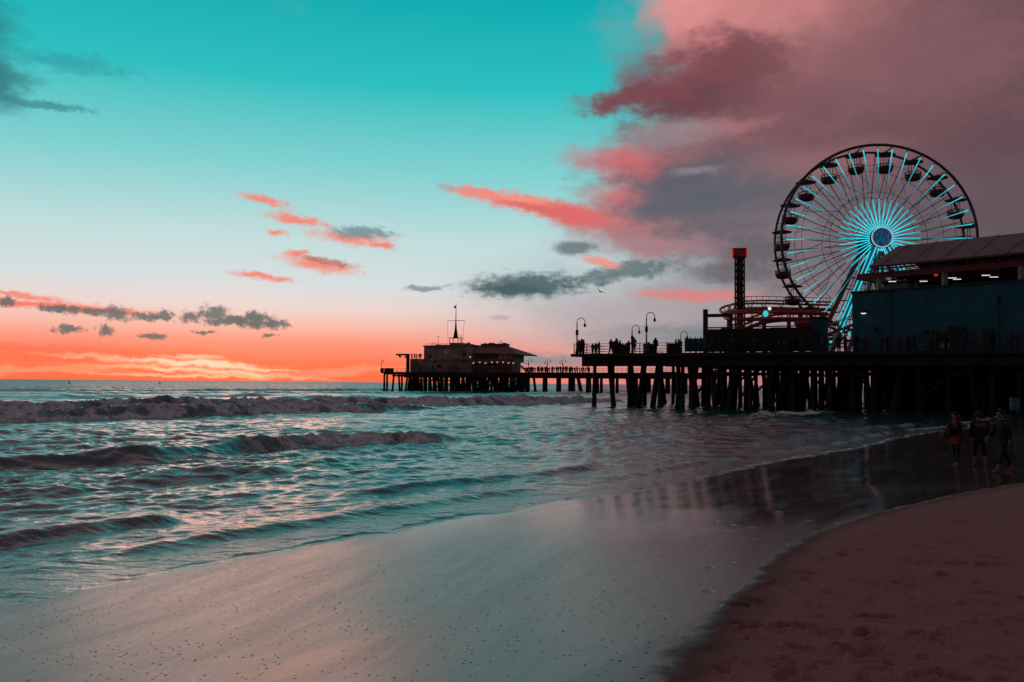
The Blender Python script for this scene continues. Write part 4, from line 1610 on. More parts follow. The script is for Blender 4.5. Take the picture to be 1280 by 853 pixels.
O = FP(fal(550), 2.5, FZ)
hb_ = thing('harbour_building', 'grey weathered block with a tall flag mast at the pier end', 'building', O)
mb = MB(O)
fbox(mb, 530, 590, 2.5, 16, FZ + .002, fz(560, 433))
fbox(mb, 513, 530, 3.0, 14, FZ + .002, fz(520, 449))
mb.build('wall', M['wall_grey'], hb_)
mb = MB(O)
fbox(mb, 529, 553, 2.2, 16.2, fz(540, 435.5) + .3, fz(540, 433.5) + .3)
fbox(mb, 553, 591, 2.3, 16.2, fz(570, 433), fz(570, 431.5))
fbox(mb, 562, 577, 5, 10, fz(570, 431.4), fz(570, 428.5))
mb.build('parapet', M['wall_brown'], hb_)
mb = MB(O)
fbox(mb, 553.5, 562, 2.38, 2.49, fz(558, 443), fz(558, 437.5))
mb.build('pale_shutter', M['pale'], hb_)
for px, py, W_ in ((537, 446, 4), (544, 452, 4), (571, 451, 6), (580, 443, 4), (521, 456, 4), (549, 458, 5)):
    mb = MB(O)
    fbox(mb, px - W_ / 2, px + W_ / 2, 2.4 if px > 530 else 2.9, 2.52 if px > 530 else 3.02, fz(px, py + 2), fz(px, py - 2))
    mb.build('window', M['window'], hb_)
mb = MB(O)
mb.bar(FP(fal(528, 2.4), 2.4, fz(560, 451)), FP(fal(590, 2.4), 2.4, fz(560, 451)), .15, .2)
for px in (553, 572):
    a_ = fal(px, 2.4)
    mb.bar(FP(a_, 2.44, FZ), FP(a_, 2.44, fz(px, 434)), .18, .12)
mb.build('trim', M['wall_brown'], hb_)
# mast
mx = fal(569.5, 7)
mz = [fz(569.5, y, 7) for y in (428.4, 427.5, 424, 408, 401, 380)]
mb = MB(O)
for sx_ in (-1.4, 1.4):
    for sy_ in (-1.2, 1.2):
        mb.tube([FP(mx + sx_, 7 + sy_, mz[0] - .3), FP(mx + sx_ * .9, 7 + sy_, mz[2] + .3)], .1, 5)
mb.bar(FP(mx - 1.7, 7, mz[2] + .3), FP(mx + 1.7, 7, mz[2] + .3), 2.6, .14)
mb.lathe(FP(mx, 7, mz[2] + .3), [(.75, 0), (.3, mz[3] - mz[2] - 1), (.14, mz[4] - mz[2]), (.07, mz[5] - mz[2] - .3)], 8)
mb.bar(FP(mx - 2.8, 7, mz[4]), FP(mx + 2.8, 7, mz[4]), .13, .13)
mb.tube([FP(mx - 2.7, 7, mz[4]), FP(mx - 2.5, 7, mz[1])], .035, 4)
mb.tube([FP(mx + 2.7, 7, mz[4]), FP(mx + 2.3, 7, mz[1])], .035, 4)
ms = mb.build('mast', M['deck'], hb_)
mb = MB(O)
mb.bar(FP(mx - .05, 7, mz[5] - .9), FP(mx - .75, 7.1, mz[5] - .95), .05, .65)
mb.build('flag', M['black'], ms)
mb = MB(O)
for px, y0, y1 in ((547.5, 420, 434), (578.5, 422, 432), (576, 419, 430)):
    a_ = fal(px, 6)
    mb.tube([FP(a_, 6, fz(px, y1, 6) - .5), FP(a_, 6, fz(px, y0, 6))], .06, 5)
    mb.bar(FP(a_ - .6, 6, fz(px, y0 + 1, 6)), FP(a_ + .6, 6, fz(px, y0 + 1, 6)), .05, .05)
a_ = fal(586, 6)
mb.lathe(FP(a_, 6, fz(586, 430.5, 6)), [(.1, -.6), (.5, 0), (.55, .3), (.2, .5)], 8)
mb.build('aerial', M['black'], hb_)

O = FP(fal(625), 2.5, FZ)
rb = thing('hip_roof_restaurant', 'two storey restaurant with a low red hip roof on the far pier', 'building', O)
mb = MB(O)
fbox(mb, 590.4, 641, 2.5, 11.5, fz(620, 453), fz(620, 440.5))
mb.build('wall', M['wall_brown'], rb)
mb = MB(O)
fbox(mb, 591, 640, 4.5, 11.5, FZ + .002, fz(620, 453) - .002)
mb.build('lower_wall', M['wall_brown'], rb)
e0, e1 = fal(588.5, 1), fal(648, 0)
ez, rzp = fz(620, 441), fz(620, 432.8)
ew = fz(655, 443.5)
vs = [FP(e0, 1, ez), FP(e1, 0, ew), FP(e1 + 1, 12.5, ew), FP(e0, 12.5, ez), FP(fal(600, 5), 5, rzp), FP(fal(634, 5), 5, rzp), FP(fal(637, 8), 8, rzp), FP(fal(604, 8), 8, rzp)]
vs += [v_ - Vector((0, 0, .25)) for v_ in vs[:4]]
mb = MB(O)
mb.add(vs, [(0, 1, 5, 4), (1, 2, 6, 5), (2, 3, 7, 6), (3, 0, 4, 7), (4, 5, 6, 7), (8, 9, 1, 0), (9, 10, 2, 1), (10, 11, 3, 2), (11, 8, 0, 3), (11, 10, 9, 8)])
fbox(mb, 601, 632, 5, 8, rzp - .1, fz(620, 430.6, 6))
rf = mb.build('roof', M['roof_far'], rb)
mb = MB(O)
fbox(mb, 600.5, 633, 4.8, 8.2, fz(620, 430.6, 6), fz(620, 430.1, 6))
mb.build('roof_cap', M['wall_brown'], rf)
for i, px in enumerate((596, 602, 608, 614, 620, 626, 632, 637.5)):
    mb = MB(O)
    fbox(mb, px - 2, px + 2, 2.38, 2.52, fz(px, 449), fz(px, 443.5))
    mb.build('window', M['window'] if px not in (626, 637.5, 632) else M['pale'], rb)
mb = MB(O)
fbox(mb, 590.2, 646, 1.6, 2.48, fz(620, 453.6), fz(620, 452.4))
mb.bar(FP(fal(589, 1.2), 1.2, FZ + 1.6), FP(fal(656, 1.2), 1.2, FZ + 1.6), .08, .12)
for px in range(592, 647, 6):
    a_ = fal(px, 1.3)
    mb.bar(FP(a_, 1.3, FZ), FP(a_, 1.3, fz(px, 453)), .16, .16)
mb.build('veranda', M['wall_brown'], rb)
for px, py in ((588, 447.5), (592, 455), (600, 454), (607, 455), (615, 454), (622, 454), (629, 454), (636, 455), (642, 455)):
    a_ = fal(px, 1.0)
    z_ = fz(px, py, 1)
    mb = MB(O)
    mb.lathe(FP(a_, 1.0, z_), [(.05, 0), (.24, .1), (.24, .3), (.05, .4)], 8)
    mb.build('lamp', M['warm_light'], rb)
mb = MB(O)
mb.bar(FP(fal(643, 1), 1, fz(650, 452)), FP(fal(660, 1), 1, FZ + .2), 1.4, .3)
mb.build('stairs', M['wall_brown'], rb)

mb = MB(O)
rnd = random.Random(4)
for i in range(16):
    px = rnd.uniform(602, 630)
    a_ = fal(px, 6.5)
    h_ = rnd.uniform(.2, .8)
    if i % 2:
        mb.bar(FP(a_, 6.5, fz(620, 430.2) - .1), FP(a_ + .02, 6.5, fz(620, 430.2) + h_ + .3), .08, .08)
    else:
        fbox(mb, px, px + rnd.uniform(1, 3.5), 5.5, 7, fz(620, 430.3), fz(620, 430.3) + h_ * .6)
mb.build('roof_plant', M['wall_brown'], rb)
O = FP(fal(550), 2.5, FZ)
mb = MB(O)
for i in range(22):
    px = rnd.uniform(531, 589)
    a_ = fal(px, 5)
    z_ = fz(560, 433) - .05
    h_ = rnd.uniform(.3, 1.2)
    if i % 3 == 0:
        fbox(mb, px, px + rnd.uniform(2, 5), 4, 7, z_, z_ + h_ * .6)
    else:
        mb.bar(FP(a_, 5, z_), FP(a_ + rnd.uniform(-.1, .1), 5, z_ + h_ + .4), .09, .09)
mb.bar(FP(fal(531, 3), 3, fz(560, 431) + .2), FP(fal(562, 3), 3, fz(560, 431) + .2), .07, .08)
fbox(mb, 516, 524, 2.3, 3.0, FZ + .01, FZ + 2.2)
fbox(mb, 534, 541, 1.9, 2.48, FZ + .01, FZ + 2.6)
fbox(mb, 560, 569, 2.0, 2.48, FZ + .01, FZ + 2.3)
fbox(mb, 576, 586, 1.8, 2.28, FZ + 3.4, FZ + 3.7)
mb.build('roof_clutter', M['wall_brown'], hb_)

# crane, lamp and boxes on the outer landing
q = FP(fal(504), 3, FZ)
cn = thing('davit_crane', 'dark hoist crane with a long arm at the pier end', 'crane', q, math.atan2(FE.y, FE.x))
zc = fz(504, 443.5, 3) - FZ
mb = MB()
mb.bar((0, 0, 0), (0, 0, zc), .75, .75)
mb.bar((0, 0, zc * .55), (-.9, 0, zc - .2), .2, .2)
mb.build('post', M['deck'], cn)
mb = MB()
mb.bar((.4, 0, zc), (-3.9, 0, zc), .5, .5)
mb.bar((-3.0, 0, zc - .25), (-2.4, 0, zc - .75), .4, .5)
mb.tube([(-2.7, 0, zc - .2), (-2.7, 0, zc - 1.0)], .06, 5)
mb.build('arm', M['deck'], cn)
q = FP(fal(474.5), 1.2, FZ)
t = thing('deck_lamp', 'thin twin lamp pole on the outermost corner of the far pier', 'street lamp', q)
mb = MB()
mb.tube([(0, 0, 0), (0, 0, 3.2)], .08, 6)
mb.build('pole', M['black'], t)
mb = MB()
mb.tube([(0, 0, 3.0), (.15, 0, 3.5), (.55, 0, 3.4), (.6, 0, 3.1)], .06, 5)
mb.lathe((.62, 0, 2.8), [(.08, 0), (.2, .1), (.1, .35)], 8)
mb.build('arm', M['black'], t)
for px, L_, lab in ((478, .9, 'small dark gear box nearest the far pier corner lamp'), (484, 1.5, 'middle dark gear box on the outer landing'), (490, 1.1, 'rounded dark gear box under the crane arm')):
    q = FP(fal(px, 2), 2, FZ)
    mb = MB()
    mb.box((0, 0, .45), (L_, .9, .9))
    mb.box((0, 0, .94), (L_ + .1, 1.0, .08))
    mb.bar((-L_ / 2, 0, .98), (L_ / 2, 0, 1.1), .3, .2)
    o = mb.build('gear_box', M['deck'], None, q)
    tag(o, lab, 'box', 'gear on the outer landing')
for i, (px, lab) in enumerate(((660.5, 'small lamp nearest the restaurant on the far pier'), (684, 'middle one of the small lamps on the far pier walkway'),
                               (703, 'small lamp on the far pier nearest the near deck'))):
    hook_lamp(lab, px, FP(fal(px, 5), 5).y, 3.9, 1, True, 'small lamps on the far pier', z=FZ)

# ------------------------------------------------------------------ palms
def palm(label, loc, H, spread, nfr=14, seed=1):
    rnd = random.Random(seed)
    t = thing('palm_tree', label, 'tree', loc, group='palms on the pier')
    mb = MB()
    mb.tube([(0, 0, 0), (.08, 0, H * .35), (.05, .05, H * .7), (.12, .05, H)], [.26, .2, .17, .2], 9)
    mb.build('trunk', M['trunk'], t)
    mb = MB()
    for i in range(nfr):
        a_ = 2 * math.pi * i / nfr + rnd.uniform(-.2, .2)
        up = rnd.uniform(-.15, .9)
        pts = []
        for k in range(9):
            u = k / 8
            rr = spread * u
            pts.append(Vector((.12 + rr * math.cos(a_), .05 + rr * math.sin(a_), H + up * rr * (1 - u * .6) - spread * .62 * u ** 2.1)))
        mb.tube(pts, [.035 - .028 * k / 8 for k in range(9)], 4)
        side = Vector((-math.sin(a_), math.cos(a_), 0))
        for k in range(1, 9):
            for u2 in (0, .5):
                p_ = pts[k - 1].lerp(pts[k], u2 + .25) if k < 9 else pts[k]
                L_ = spread * .3 * (1 - abs(k / 8 - .45)) * rnd.uniform(.8, 1.1)
                d_ = (pts[k] - pts[k - 1]).normalized()
                for sg_ in (-1, 1):
                    tip = p_ + side * sg_ * L_ * .75 + d_ * L_ * .5 - Vector((0, 0, L_ * .45))
                    mb.add([p_ - d_ * .05, p_ + d_ * .05, tip, tip - Vector((0, 0, .02))], [(0, 1, 2), (0, 2, 3)])
    mb.build('crown', M['leaf'], t)
    return t


palm('small dark palm beside the drop tower under the cross beam', G(907, 103, DZ), 3.1, 1.5, 12, 3)
palm('left dark palm before the teal wall', BP(8.8, -1.2, DZ), 2.0, 1.3, 12, 5)
palm('right dark palm before the teal wall beside the small white sign', BP(10.9, -1.3, DZ), 2.3, 1.4, 13, 8)

# box hung among the piles, glimpsed teal at the right
q = P(1268, 506, 66)
tbn = thing('trash_barrel', 'pale teal barrel hung on a post near the right edge of the pier', 'barrel', (q.x, q.y, float(beach_z(np.array([q.x]), np.array([q.y]))[0])))
zb = q.z - tbn.location.z
mb = MB()
mb.lathe((0, 0, zb - .45), [(.24, 0), (.30, .05), (.33, .45), (.31, .85), (.34, .9), (.27, .92)], 14)
mb.build('barrel', M['tealbin'], tbn)
mb = MB()
mb.bar((0, .45, -.3), (0, .45, zb + .6), .14, .14)
mb.bar((0, .45, zb), (0, .3, zb), .2, .3)
mb.build('post', M['timber'], tbn)


# ------------------------------------------------------------------ people
def skin_mesh(name, verts, edges, radii, root=0, sub=1):
    me = bpy.data.meshes.new(name)
    me.from_pydata([tuple(v_) for v_ in verts], edges, [])
    o = bpy.data.objects.new(name, me)
    COL.objects.link(o)
    md = o.modifiers.new('Skin', 'SKIN')
    md.use_smooth_shade = True
    sv = me.skin_vertices[0].data
    for i, r_ in enumerate(radii):
        r_ = r_ if isinstance(r_, tuple) else (r_, r_)
        sv[i].radius = r_
        sv[i].use_root = (i == root)
    if sub:
        ss = o.modifiers.new('Sub', 'SUBSURF')
        ss.levels = ss.render_levels = sub
    dg = bpy.context.evaluated_depsgraph_get()
    dg.update()
    ev = o.evaluated_get(dg)
    out = bpy.data.meshes.new_from_object(ev)
    out.name = name
    bpy.data.objects.remove(o)
    bpy.data.meshes.remove(me)
    return out


class Fig:
    """a figure facing +X, z up, feet at z = 0, H metres tall"""

    def __init__(s, H=1.7, stride=0.0, arms=((0, 0), (0, 0)), lean=0.0, bend=(0.0, 0.0), female=False, splay=.0):
        k = H / 1.7
        j = {}
        hipz = .88 * k
        j['pelvis'] = Vector((0, 0, hipz + .04 * k))
        j['belly'] = Vector((lean * .35, 0, 1.06 * k))
        j['chest'] = Vector((lean * .8, 0, 1.27 * k))
        j['neck'] = Vector((lean, 0, 1.43 * k))
        j['head0'] = Vector((lean * 1.1 + .01, 0, 1.50 * k))
        j['head1'] = Vector((lean * 1.15 + .03, 0, 1.58 * k))
        j['head2'] = Vector((lean * 1.15 + .02, 0, 1.655 * k))
        sw = (.165 if female else .19) * k
        for i, sd_ in enumerate(('l', 'r')):
            y = 1 if i == 0 else -1
            f_ = stride if i == 0 else -stride
            bd = bend[i]
            j['hip' + sd_] = Vector((0, y * .09 * k, hipz - .02))
            kn = Vector((f_ * .42 + bd * .14, y * (.095 + splay) * k, .47 * k + abs(f_) * .0))
            an = Vector((f_ * .95 - bd * .1, y * (.10 + splay) * k, .085 * k + (.06 * k if bd > .5 else 0)))
            j['knee' + sd_] = kn
            j['ank' + sd_] = an
            j['heel' + sd_] = an + Vector((-.045, 0, -.05 * k))
            j['ball' + sd_] = an + Vector((.10 * k, y * .012, -.055 * k))
            j['toe' + sd_] = an + Vector((.17 * k, y * .016, -.062 * k))
            sh = Vector((lean * .9, y * sw, 1.385 * k))
            j['sho' + sd_] = sh
            sa, ea = arms[i]
            el_ = sh + Vector((math.sin(sa) * .28 * k, y * .05, -math.cos(sa) * .28 * k))
            wr = el_ + Vector((math.sin(sa + ea) * .25 * k, -y * .01 if ea < 1 else -y * .06, -math.cos(sa + ea) * .25 * k))
            j['elb' + sd_] = el_
            j['wri' + sd_] = wr
            hd = (wr - el_).normalized()
            j['palm' + sd_] = wr + hd * .085 * k
        # ground it
        lo = min(j['toel'].z, j['toer'].z) - .022
        for q_ in j.values():
            q_.z -= lo
        s.j, s.k = j, k

    def graph(s, items):
        names = {}
        V_, E_, R_ = [], [], []
        for nm, par, r_ in items:
            names[nm] = len(V_)
            V_.append(s.j[nm])
            R_.append(r_)
            if par:
                E_.append((names[par], names[nm]))
        return V_, E_, R_, names

    def body(s, name, fingers=True):
        k = s.k
        it = [('pelvis', None, (.135 * k, .10 * k)), ('belly', 'pelvis', (.125 * k, .095 * k)), ('chest', 'belly', (.15 * k, .11 * k)), ('neck', 'chest', .055 * k),
              ('head0', 'neck', .062 * k), ('head1', 'head0', (.082 * k, .098 * k)), ('head2', 'head1', (.07 * k, .085 * k))]
        for d in 'lr':
            it += [('hip' + d, 'pelvis', .085 * k), ('knee' + d, 'hip' + d, .056 * k), ('ank' + d, 'knee' + d, .036 * k), ('ball' + d, 'ank' + d, (.042 * k, .026 * k)), ('toe' + d, 'ball' + d, (.038 * k, .016 * k)),
                   ('sho' + d, 'chest', .055 * k), ('elb' + d, 'sho' + d, .042 * k), ('wri' + d, 'elb' + d, .028 * k), ('palm' + d, 'wri' + d, (.038 * k, .018 * k))]
        V_, E_, R_, nm = s.graph(it)
        if fingers:
            for d in 'lr':
                p, wr = s.j['palm' + d], s.j['wri' + d]
                hd = (p - wr).normalized()
                ac = Vector((hd.z, 0, -hd.x)).normalized()          # across the palm, in the walking plane
                inn = Vector((0, -1 if d == 'l' else 1, 0))
                for q_, (off, L_) in enumerate(((.028, .070), (.010, .080), (-.009, .074), (-.027, .058))):
                    b0 = p + ac * off * k + hd * .012
                    m0 = b0 + hd * L_ * .55 * k + inn * .008
                    e0_ = m0 + hd * L_ * .40 * k + inn * .022
                    i0 = len(V_)
                    V_ += [b0, m0, e0_]
                    R_ += [.0095, .0085, .0072]
                    E_ += [(nm['palm' + d], i0), (i0, i0 + 1), (i0 + 1, i0 + 2)]
                b0 = wr.lerp(p, .35) + ac * .032 * k
                e0_ = b0 + (hd * .045 + ac * .025 + inn * .012) * k
                i0 = len(V_)
                V_ += [b0, e0_]
                R_ += [.012, .0088]
                E_ += [(nm['wri' + d], i0), (i0, i0 + 1)]
            # nose and ears
            h1 = s.j['head1']
            for off, r_ in ((Vector((.105, 0, -.012)), .013), (Vector((.0, .088, -.01)), .012), (Vector((.0, -.088, -.01)), .012)):
                i0 = len(V_)
                V_ += [h1 + off * k]
                R_ += [r_]
                E_ += [(nm['head1'], i0)]
        return skin_mesh(name, V_, E_, R_, 0, 1)

    def top(s, name, ease=.018, long=0.0, to='wri', hood=False):
        k = s.k
        s.j['hem'] = s.j['pelvis'] + Vector((0, 0, -.06 - long))
        s.j['collar'] = s.j['neck'] + Vector((0, 0, .015))
        it = [('chest', None, (.158 * k + ease, .12 * k + ease)), ('belly', 'chest', (.14 * k + ease, .11 * k + ease)), ('pelvis', 'belly', (.148 * k + ease, .118 * k + ease)), ('hem', 'pelvis', (.152 * k + ease, .125 * k + ease)),
              ('collar', 'chest', .066 * k)]
        for d in 'lr':
            a_, b_ = s.j['elb' + d], s.j['wri' + d]
            s.j['cuff' + d] = a_.lerp(b_, .94 if to == 'wri' else .1)
            it += [('sho' + d, 'chest', .062 * k + ease * .6), ('elb' + d, 'sho' + d, .05 * k + ease * .6), ('cuff' + d, 'elb' + d, .038 * k + ease * .5)]
        V_, E_, R_, nm = s.graph(it)
        return skin_mesh(name, V_, E_, R_, 0, 1)

    def trousers(s, name, ease=.012, end=.9):
        k = s.k
        s.j['waist'] = s.j['pelvis'].lerp(s.j['belly'], .5)
        it = [('pelvis', None, (.142 * k + ease, .108 * k + ease)), ('waist', 'pelvis', (.13 * k + ease, .1 * k + ease))]
        for d in 'lr':
            s.j['tcuff' + d] = s.j['knee' + d].lerp(s.j['ank' + d], end)
            it += [('hip' + d, 'pelvis', .092 * k + ease), ('knee' + d, 'hip' + d, .062 * k + ease), ('tcuff' + d, 'knee' + d, .046 * k + ease)]
        V_, E_, R_, nm = s.graph(it)
        return skin_mesh(name, V_, E_, R_, 0, 1)

    def hair(s, name, long=False):
        k = s.k
        c = s.j['head1'].lerp(s.j['head2'], .45) + Vector((-.016, 0, .004)) * k
        bm = bmesh.new()
        bmesh.ops.create_uvsphere(bm, u_segments=20, v_segments=14, radius=1)
        kill = []
        for v_ in bm.verts:
            p = v_.co
            if (p.x > .35 and p.z < .42) or p.z < -.62 or (p.x > -.1 and p.z < -.35):
                kill.append(v_)
                continue
            rr = 1 + .05 * math.sin(9 * math.atan2(p.y, p.x) + 4 * p.z)
            v_.co = c + Vector((p.x * .122 * rr, p.y * .112 * rr, p.z * .128 * rr)) * k
        bmesh.ops.delete(bm, geom=kill, context='VERTS')
        bmesh.ops.solidify(bm, geom=bm.faces[:], thickness=.012)
        me = bpy.data.meshes.new(name)
        bm.to_mesh(me)
        bm.free()
        if long:
            mb = MB()
            mb.tube([c + Vector((-.07, 0, -.02)) * k, c + Vector((-.105, 0, -.14)) * k, c + Vector((-.13, 0, -.30)) * k, c + Vector((-.12, 0, -.40)) * k], [.095, .09, .08, .03], 10)
            b2 = bmesh.new()
            b2.from_mesh(me)
            k0 = [b2.verts.new(v_) for v_ in mb.v]
            for f in mb.f:
                b2.faces.new([k0[q_] for q_ in f])
            b2.to_mesh(me)
            b2.free()
        me.polygons.foreach_set('use_smooth', [True] * len(me.polygons))
        return me


def mesh_part(me, name, m, parent):
    me.materials.clear()
    me.materials.append(m)
    o = bpy.data.objects.new(name, me)
    COL.objects.link(o)
    o.parent = parent
    return o


def face(fig, parent):
    """eyes and mouth: small forms set into the head"""
    k = fig.k
    h = fig.j['head1']
    mb = MB()
    for y in (-.03, .03):
        mb.lathe(h + Vector((.088, y, .012)) * k, [(.002, -.009), (.011, -.004), (.012, .003), (.002, .009)], 8)
    mb.build('eyes', M['hair'], parent)
    mb = MB()
    mb.tube([h + Vector((.086, -.022, -.052)) * k, h + Vector((.098, 0, -.054)) * k, h + Vector((.086, .022, -.052)) * k], [.003, .007, .003], 6)
    mb.build('mouth', M['red_cloth'], parent)


def ground(px, py):
    z = .3
    for _ in range(15):
        dr = ray(px, py)
        q = CAM + dr * ((z - CAM.z) / dr.z)
        z = float(beach_z(np.array([q.x]), np.array([q.y]))[0])
    return Vector((q.x, q.y, z))


# first walker: long open coat, red bag, hand raised to the face
q = ground(1196, 584)
p = thing('person', 'walker in a long black coat with a red bag, hand raised to face', 'person', q, R(205), group='walkers at the water edge')
fg = Fig(1.63, stride=.13, arms=((.25, 2.35), (.35, .9)), lean=.03, bend=(.0, .2), female=True)
bd = mesh_part(fg.body('body'), 'body', M['skin'], p)
face(fg, bd)
mesh_part(fg.hair('hair', True), 'hair', M['hair'], p)
mesh_part(fg.top('coat', .028, .28), 'coat', M['coat'], p)
mesh_part(fg.trousers('trousers', .008, .86), 'trousers', M['navy'], p)
mb = MB()
mb.box((.17, .05, .80), (.07, .30, .22))
mb.box((.172, .05, .915), (.06, .26, .03))
mb.tube([(.15, .18, .9), (.16, .17, 1.2), (.10, .05, 1.42)], .012, 5)
o = mb.build('shoulder_bag', M['red_cloth'], None, None)
o.matrix_world = Matrix.Translation(q) @ Matrix.Rotation(R(205), 4, 'Z')
tag(o, 'small red shoulder bag on the black coated walker', 'bag')
mb = MB()
mb.lathe((.22, -.16, .86), [(.04, 0), (.10, .03), (.12, .16), (.10, .28), (.05, .31)], 12)
mb.tube([(.22, -.2, 1.14), (.2, -.24, 1.22), (.17, -.2, 1.3)], .012, 5)
o = mb.build('hand_bag', M['brown_cloth'], None, None)
o.matrix_world = Matrix.Translation(q) @ Matrix.Rotation(R(205), 4, 'Z')
tag(o, 'brown bundle carried in front by the black coated walker', 'bag')

q = ground(1225, 583)
p = thing('person', 'middle walker from behind in a black hooded top, bare calves', 'person', q, R(75), group='walkers at the water edge')
fg = Fig(1.60, stride=.10, arms=((-.12, .3), (.22, .35)), lean=.02, bend=(.1, 0), splay=.035)
bd = mesh_part(fg.body('body'), 'body', M['skin'], p)
face(fg, bd)
mesh_part(fg.hair('hair'), 'hair', M['hair'], p)
mesh_part(fg.top('hooded_top', .034, .03), 'hooded_top', M['coat'], p)
mesh_part(fg.trousers('cropped_trousers', .016, .45), 'cropped_trousers', M['coat'], p)
mb = MB()
mb.box((-.16, 0, 1.24), (.03, .28, .10))
mb.build('back_print', M['grey_cloth'], p)

q = ground(1256, 590)
p = thing('person', 'striding walker at the right in a dark hoodie and rolled navy trousers', 'person', q, R(186), group='walkers at the water edge')
fg = Fig(1.66, stride=.30, arms=((-.25, .35), (.3, .5)), lean=.06, bend=(.0, .25))
bd = mesh_part(fg.body('body'), 'body', M['skin'], p)
face(fg, bd)
mesh_part(fg.hair('hair'), 'hair', M['hair'], p)
mesh_part(fg.top('hoodie', .036, .02), 'hoodie', M['coat'], p)
mesh_part(fg.trousers('rolled_trousers', .014, .72), 'rolled_trousers', M['navy'], p)

# small figures on the piers
crowd_mats = [M['coat'], M['brown_cloth'], M['navy'], M['black']]
variants = []
for i, (st_, ar, H_) in enumerate(((.05, ((.05, .2), (-.05, .2)), 1.76), (.28, ((-.3, .3), (.35, .4)), 1.72), (.03, ((.3, 1.5), (.1, .3)), 1.62), (.04, ((.4, 1.2), (.4, 1.3)), 1.70))):
    f_ = Fig(H_, stride=st_, arms=ar)
    k = f_.k
    for nm_ in ():
        pass
    it = [('pelvis', None, (.16 * k, .12 * k)), ('belly', 'pelvis', (.15 * k, .12 * k)), ('chest', 'belly', (.18 * k, .13 * k)), ('neck', 'chest', .07 * k), ('head0', 'neck', .07 * k), ('head1', 'head0', .098 * k), ('head2', 'head1', .085 * k)]
    for d in 'lr':
        it += [('hip' + d, 'pelvis', .1 * k), ('knee' + d, 'hip' + d, .075 * k), ('ank' + d, 'knee' + d, .055 * k), ('toe' + d, 'ank' + d, (.05 * k, .035 * k)),
               ('sho' + d, 'chest', .07 * k), ('elb' + d, 'sho' + d, .055 * k), ('wri' + d, 'elb' + d, .045 * k), ('palm' + d, 'wri' + d, .04 * k)]
    V_, E_, R_, nm = f_.graph(it)
    me = skin_mesh('person', V_, E_, R_, 0, 0)
    me.polygons.foreach_set('use_smooth', [True] * len(me.polygons))
    variants.append(me)
VM = []
for me in variants:
    row = []
    for m in crowd_mats:
        c = me.copy()
        c.materials.clear()
        c.materials.append(m)
        row.append(c)
    VM.append(row)


def small_person(loc, label, group, rz=None, sc_v=1.0, vi=None):
    me = VM[random.randrange(4) if vi is None else vi][random.randrange(4)]
    o = bpy.data.objects.new('person', me)
    o.location = loc
    o.rotation_euler = (0, 0, random.uniform(0, 6.28) if rz is None else rz)
    o.scale = (sc_v,) * 3
    COL.objects.link(o)
    return tag(o, label, 'person', group)


TIP = [(724, 1.0, 'single dark figure beside the lamp at the deck tip', 1.05), (727.5, 1.5, 'left one of two figures standing close right of the tip lamp', 1.05), (730, 1.3, 'right one of two figures standing close right of the tip lamp', 1.08),
       (741, 3, 'low dark figure first along the railing past the tip pair', .8), (745, 2.2, 'shorter figure left of the bent pair on the railing', .78), (749, 1.2, 'bent figure leaning on the railing before the first crowd', .9),
       (764, 1.2, 'figure standing at the left end of the railing crowd', 1.0), (771, 1.3, 'tall figure in the middle of the railing crowd', 1.08), (775, 2, 'figure at the right of the railing crowd', .95), (767.5, 1.9, 'second figure in the railing crowd', .85),
       (786, 3, 'figure standing left of the short hook lamp', .95), (792.5, 1.2, 'figure standing alone just right of the short hook lamp', 1.1), (819.5, 1.4, 'figure alone between the tallest lamp and the windscreen', 1.12), (811, 1.5, 'figure at the foot of the tallest lamp', .8),
       (845, 1.6, 'left one of two figures by the lowest lamp', 1.0), (849, 1.9, 'right one of two figures by the lowest lamp', .95)]
for px, bk, lab, sc_v in TIP:
    small_person(DP(along_at(px, bk), bk, DZ), lab, 'people on the tip of the near deck', None, sc_v)
# a dark bench block and bins on the tip
for px, W_, lab in ((778, 1.6, 'low dark bench block behind the railing crowd'), (811.5, 1.3, 'square dark planter box right of the tallest lamp'), (842, 1.5, 'dark stand beside the lowest lamp')):
    q = DP(along_at(px, 3.4), 3.4, DZ)
    mb = MB()
    mb.box((0, 0, .55), (W_, .9, 1.1))
    mb.box((0, 0, 1.14), (W_ + .16, 1.05, .09))
    mb.box((0, -.46, .3), (W_ * .8, .05, .4))
    o = mb.build('deck_box', M['black'], None, q)
    tag(o, lab, 'box', 'boxes on the near deck')
# crowd on the walkway before the teal wall
k = along_at(890, .8)
kend = along_at(1279, .8)
while k < kend:
    bk = random.uniform(.5, 1.3)
    small_person(DP(k, bk, DZ), 'dark figure in the crowd at the rail below the teal wall', 'crowd at the rail of the near pier', None, random.uniform(.95, 1.08))
    k += random.choice((.5, .6, .8, 1.1, 1.5))
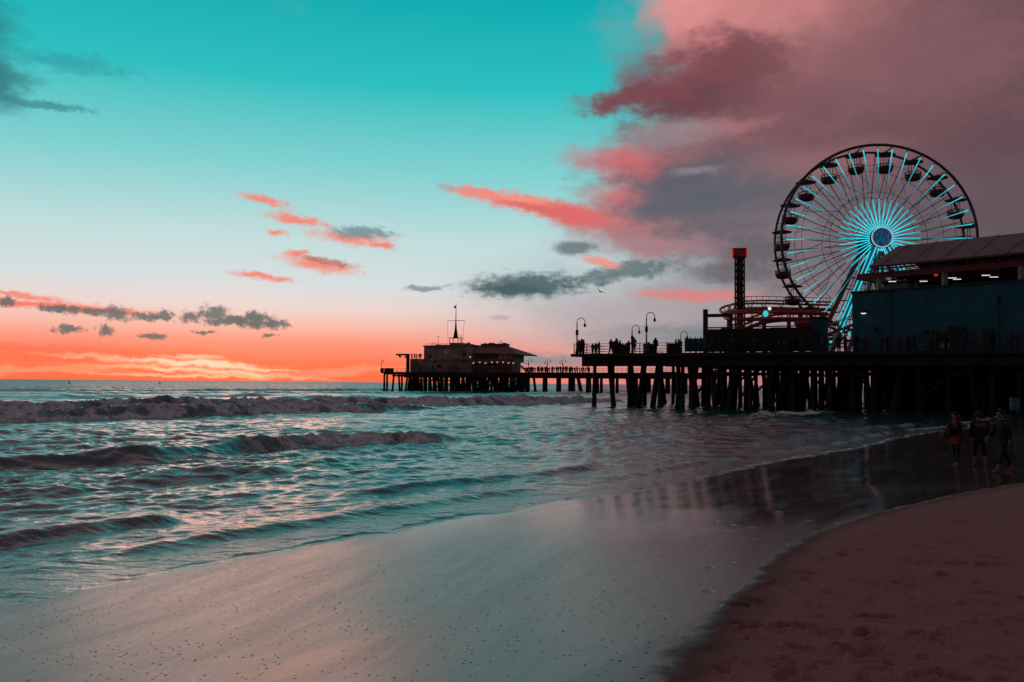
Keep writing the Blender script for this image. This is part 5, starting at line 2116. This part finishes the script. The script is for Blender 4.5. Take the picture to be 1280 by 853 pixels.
# crowd on the far pier
px = 657.0
while px < 738:
    bk = random.uniform(.6, 5)
    small_person(FP(fal(px, bk), bk, FZ), 'tiny dark figure in the line of people on the far pier', 'people on the far pier walkway', None, random.uniform(.9, 1.08))
    px += random.choice((1.0, 1.6, 2.2, 2.8))
for px in (515, 518.5, 521, 524, 526):
    small_person(FP(fal(px, 6), 6, fz(520, 449)), 'tiny dark figure on the low roof terrace of the harbour building', 'people on the roof terrace', None, 1.05)

# ------------------------------------------------------------------ gulls and buoys
def gull(px, py, Y, span, bank, yaw, label):
    q = P(px, py, Y)
    mb = MB()
    mb.lathe((0, 0, 0), [(.01, -.22), (.05, -.16), (.075, 0), (.05, .14), (.03, .2), (.008, .25)], 8, 'Y')
    for sg_ in (-1, 1):
        x0, x1, x2 = .05 * sg_, span * .25 * sg_, span * .5 * sg_
        top_ = [Vector((x0, .09, .03)), Vector((x1, .13, .17)), Vector((x2, -.05, .08)), Vector((x1, -.03, .15)), Vector((x0, -.08, .02))]
        bot_ = [v_ - Vector((0, 0, .018)) for v_ in top_]
        mb.add(top_ + bot_, [(0, 1, 3, 4), (1, 2, 3), (9, 8, 6, 5), (8, 7, 6), (0, 5, 6, 1), (1, 6, 7, 2), (2, 7, 8, 3), (3, 8, 9, 4)])
    mb.add([Vector((-.04, -.18, 0)), Vector((.04, -.18, 0)), Vector((.07, -.32, 0)), Vector((-.07, -.32, 0)), Vector((0, -.18, .02))], [(0, 1, 2, 3), (0, 4, 1)])
    o = mb.build('gull', M['gull'], None, q)
    o.rotation_euler = (R(8), R(bank), R(yaw))
    tag(o, label, 'bird')


gull(750.5, 365, 85, 1.1, 22, 30, 'gull gliding above the near deck against the grey cloud')
gull(506, 447, 190, 1.3, -15, 60, 'gull flying left of the flag mast over the crane')
for px, H_, lab in ((87, 1.5, 'thin dark marker buoy on the horizon at the far left'), (200, 1.2, 'second dark marker buoy on the horizon under the bright bars')):
    q = G(px, 620, 0)
    by = thing('marker_buoy', lab, 'buoy', q, group='marker buoys on the horizon')
    mb = MB()
    mb.lathe((0, 0, -.4), [(.7, 0), (.95, .4), (.9, .9), (.3, 1.1)], 10)
    mb.build('float', M['dark_red'], by)
    mb = MB()
    mb.bar((0, 0, .6), (0, 0, H_ + .5), .3, .3)
    mb.lathe((0, 0, H_ + .5), [(.1, 0), (.35, .2), (.1, .5)], 8)
    mb.build('mast', M['black'], by)
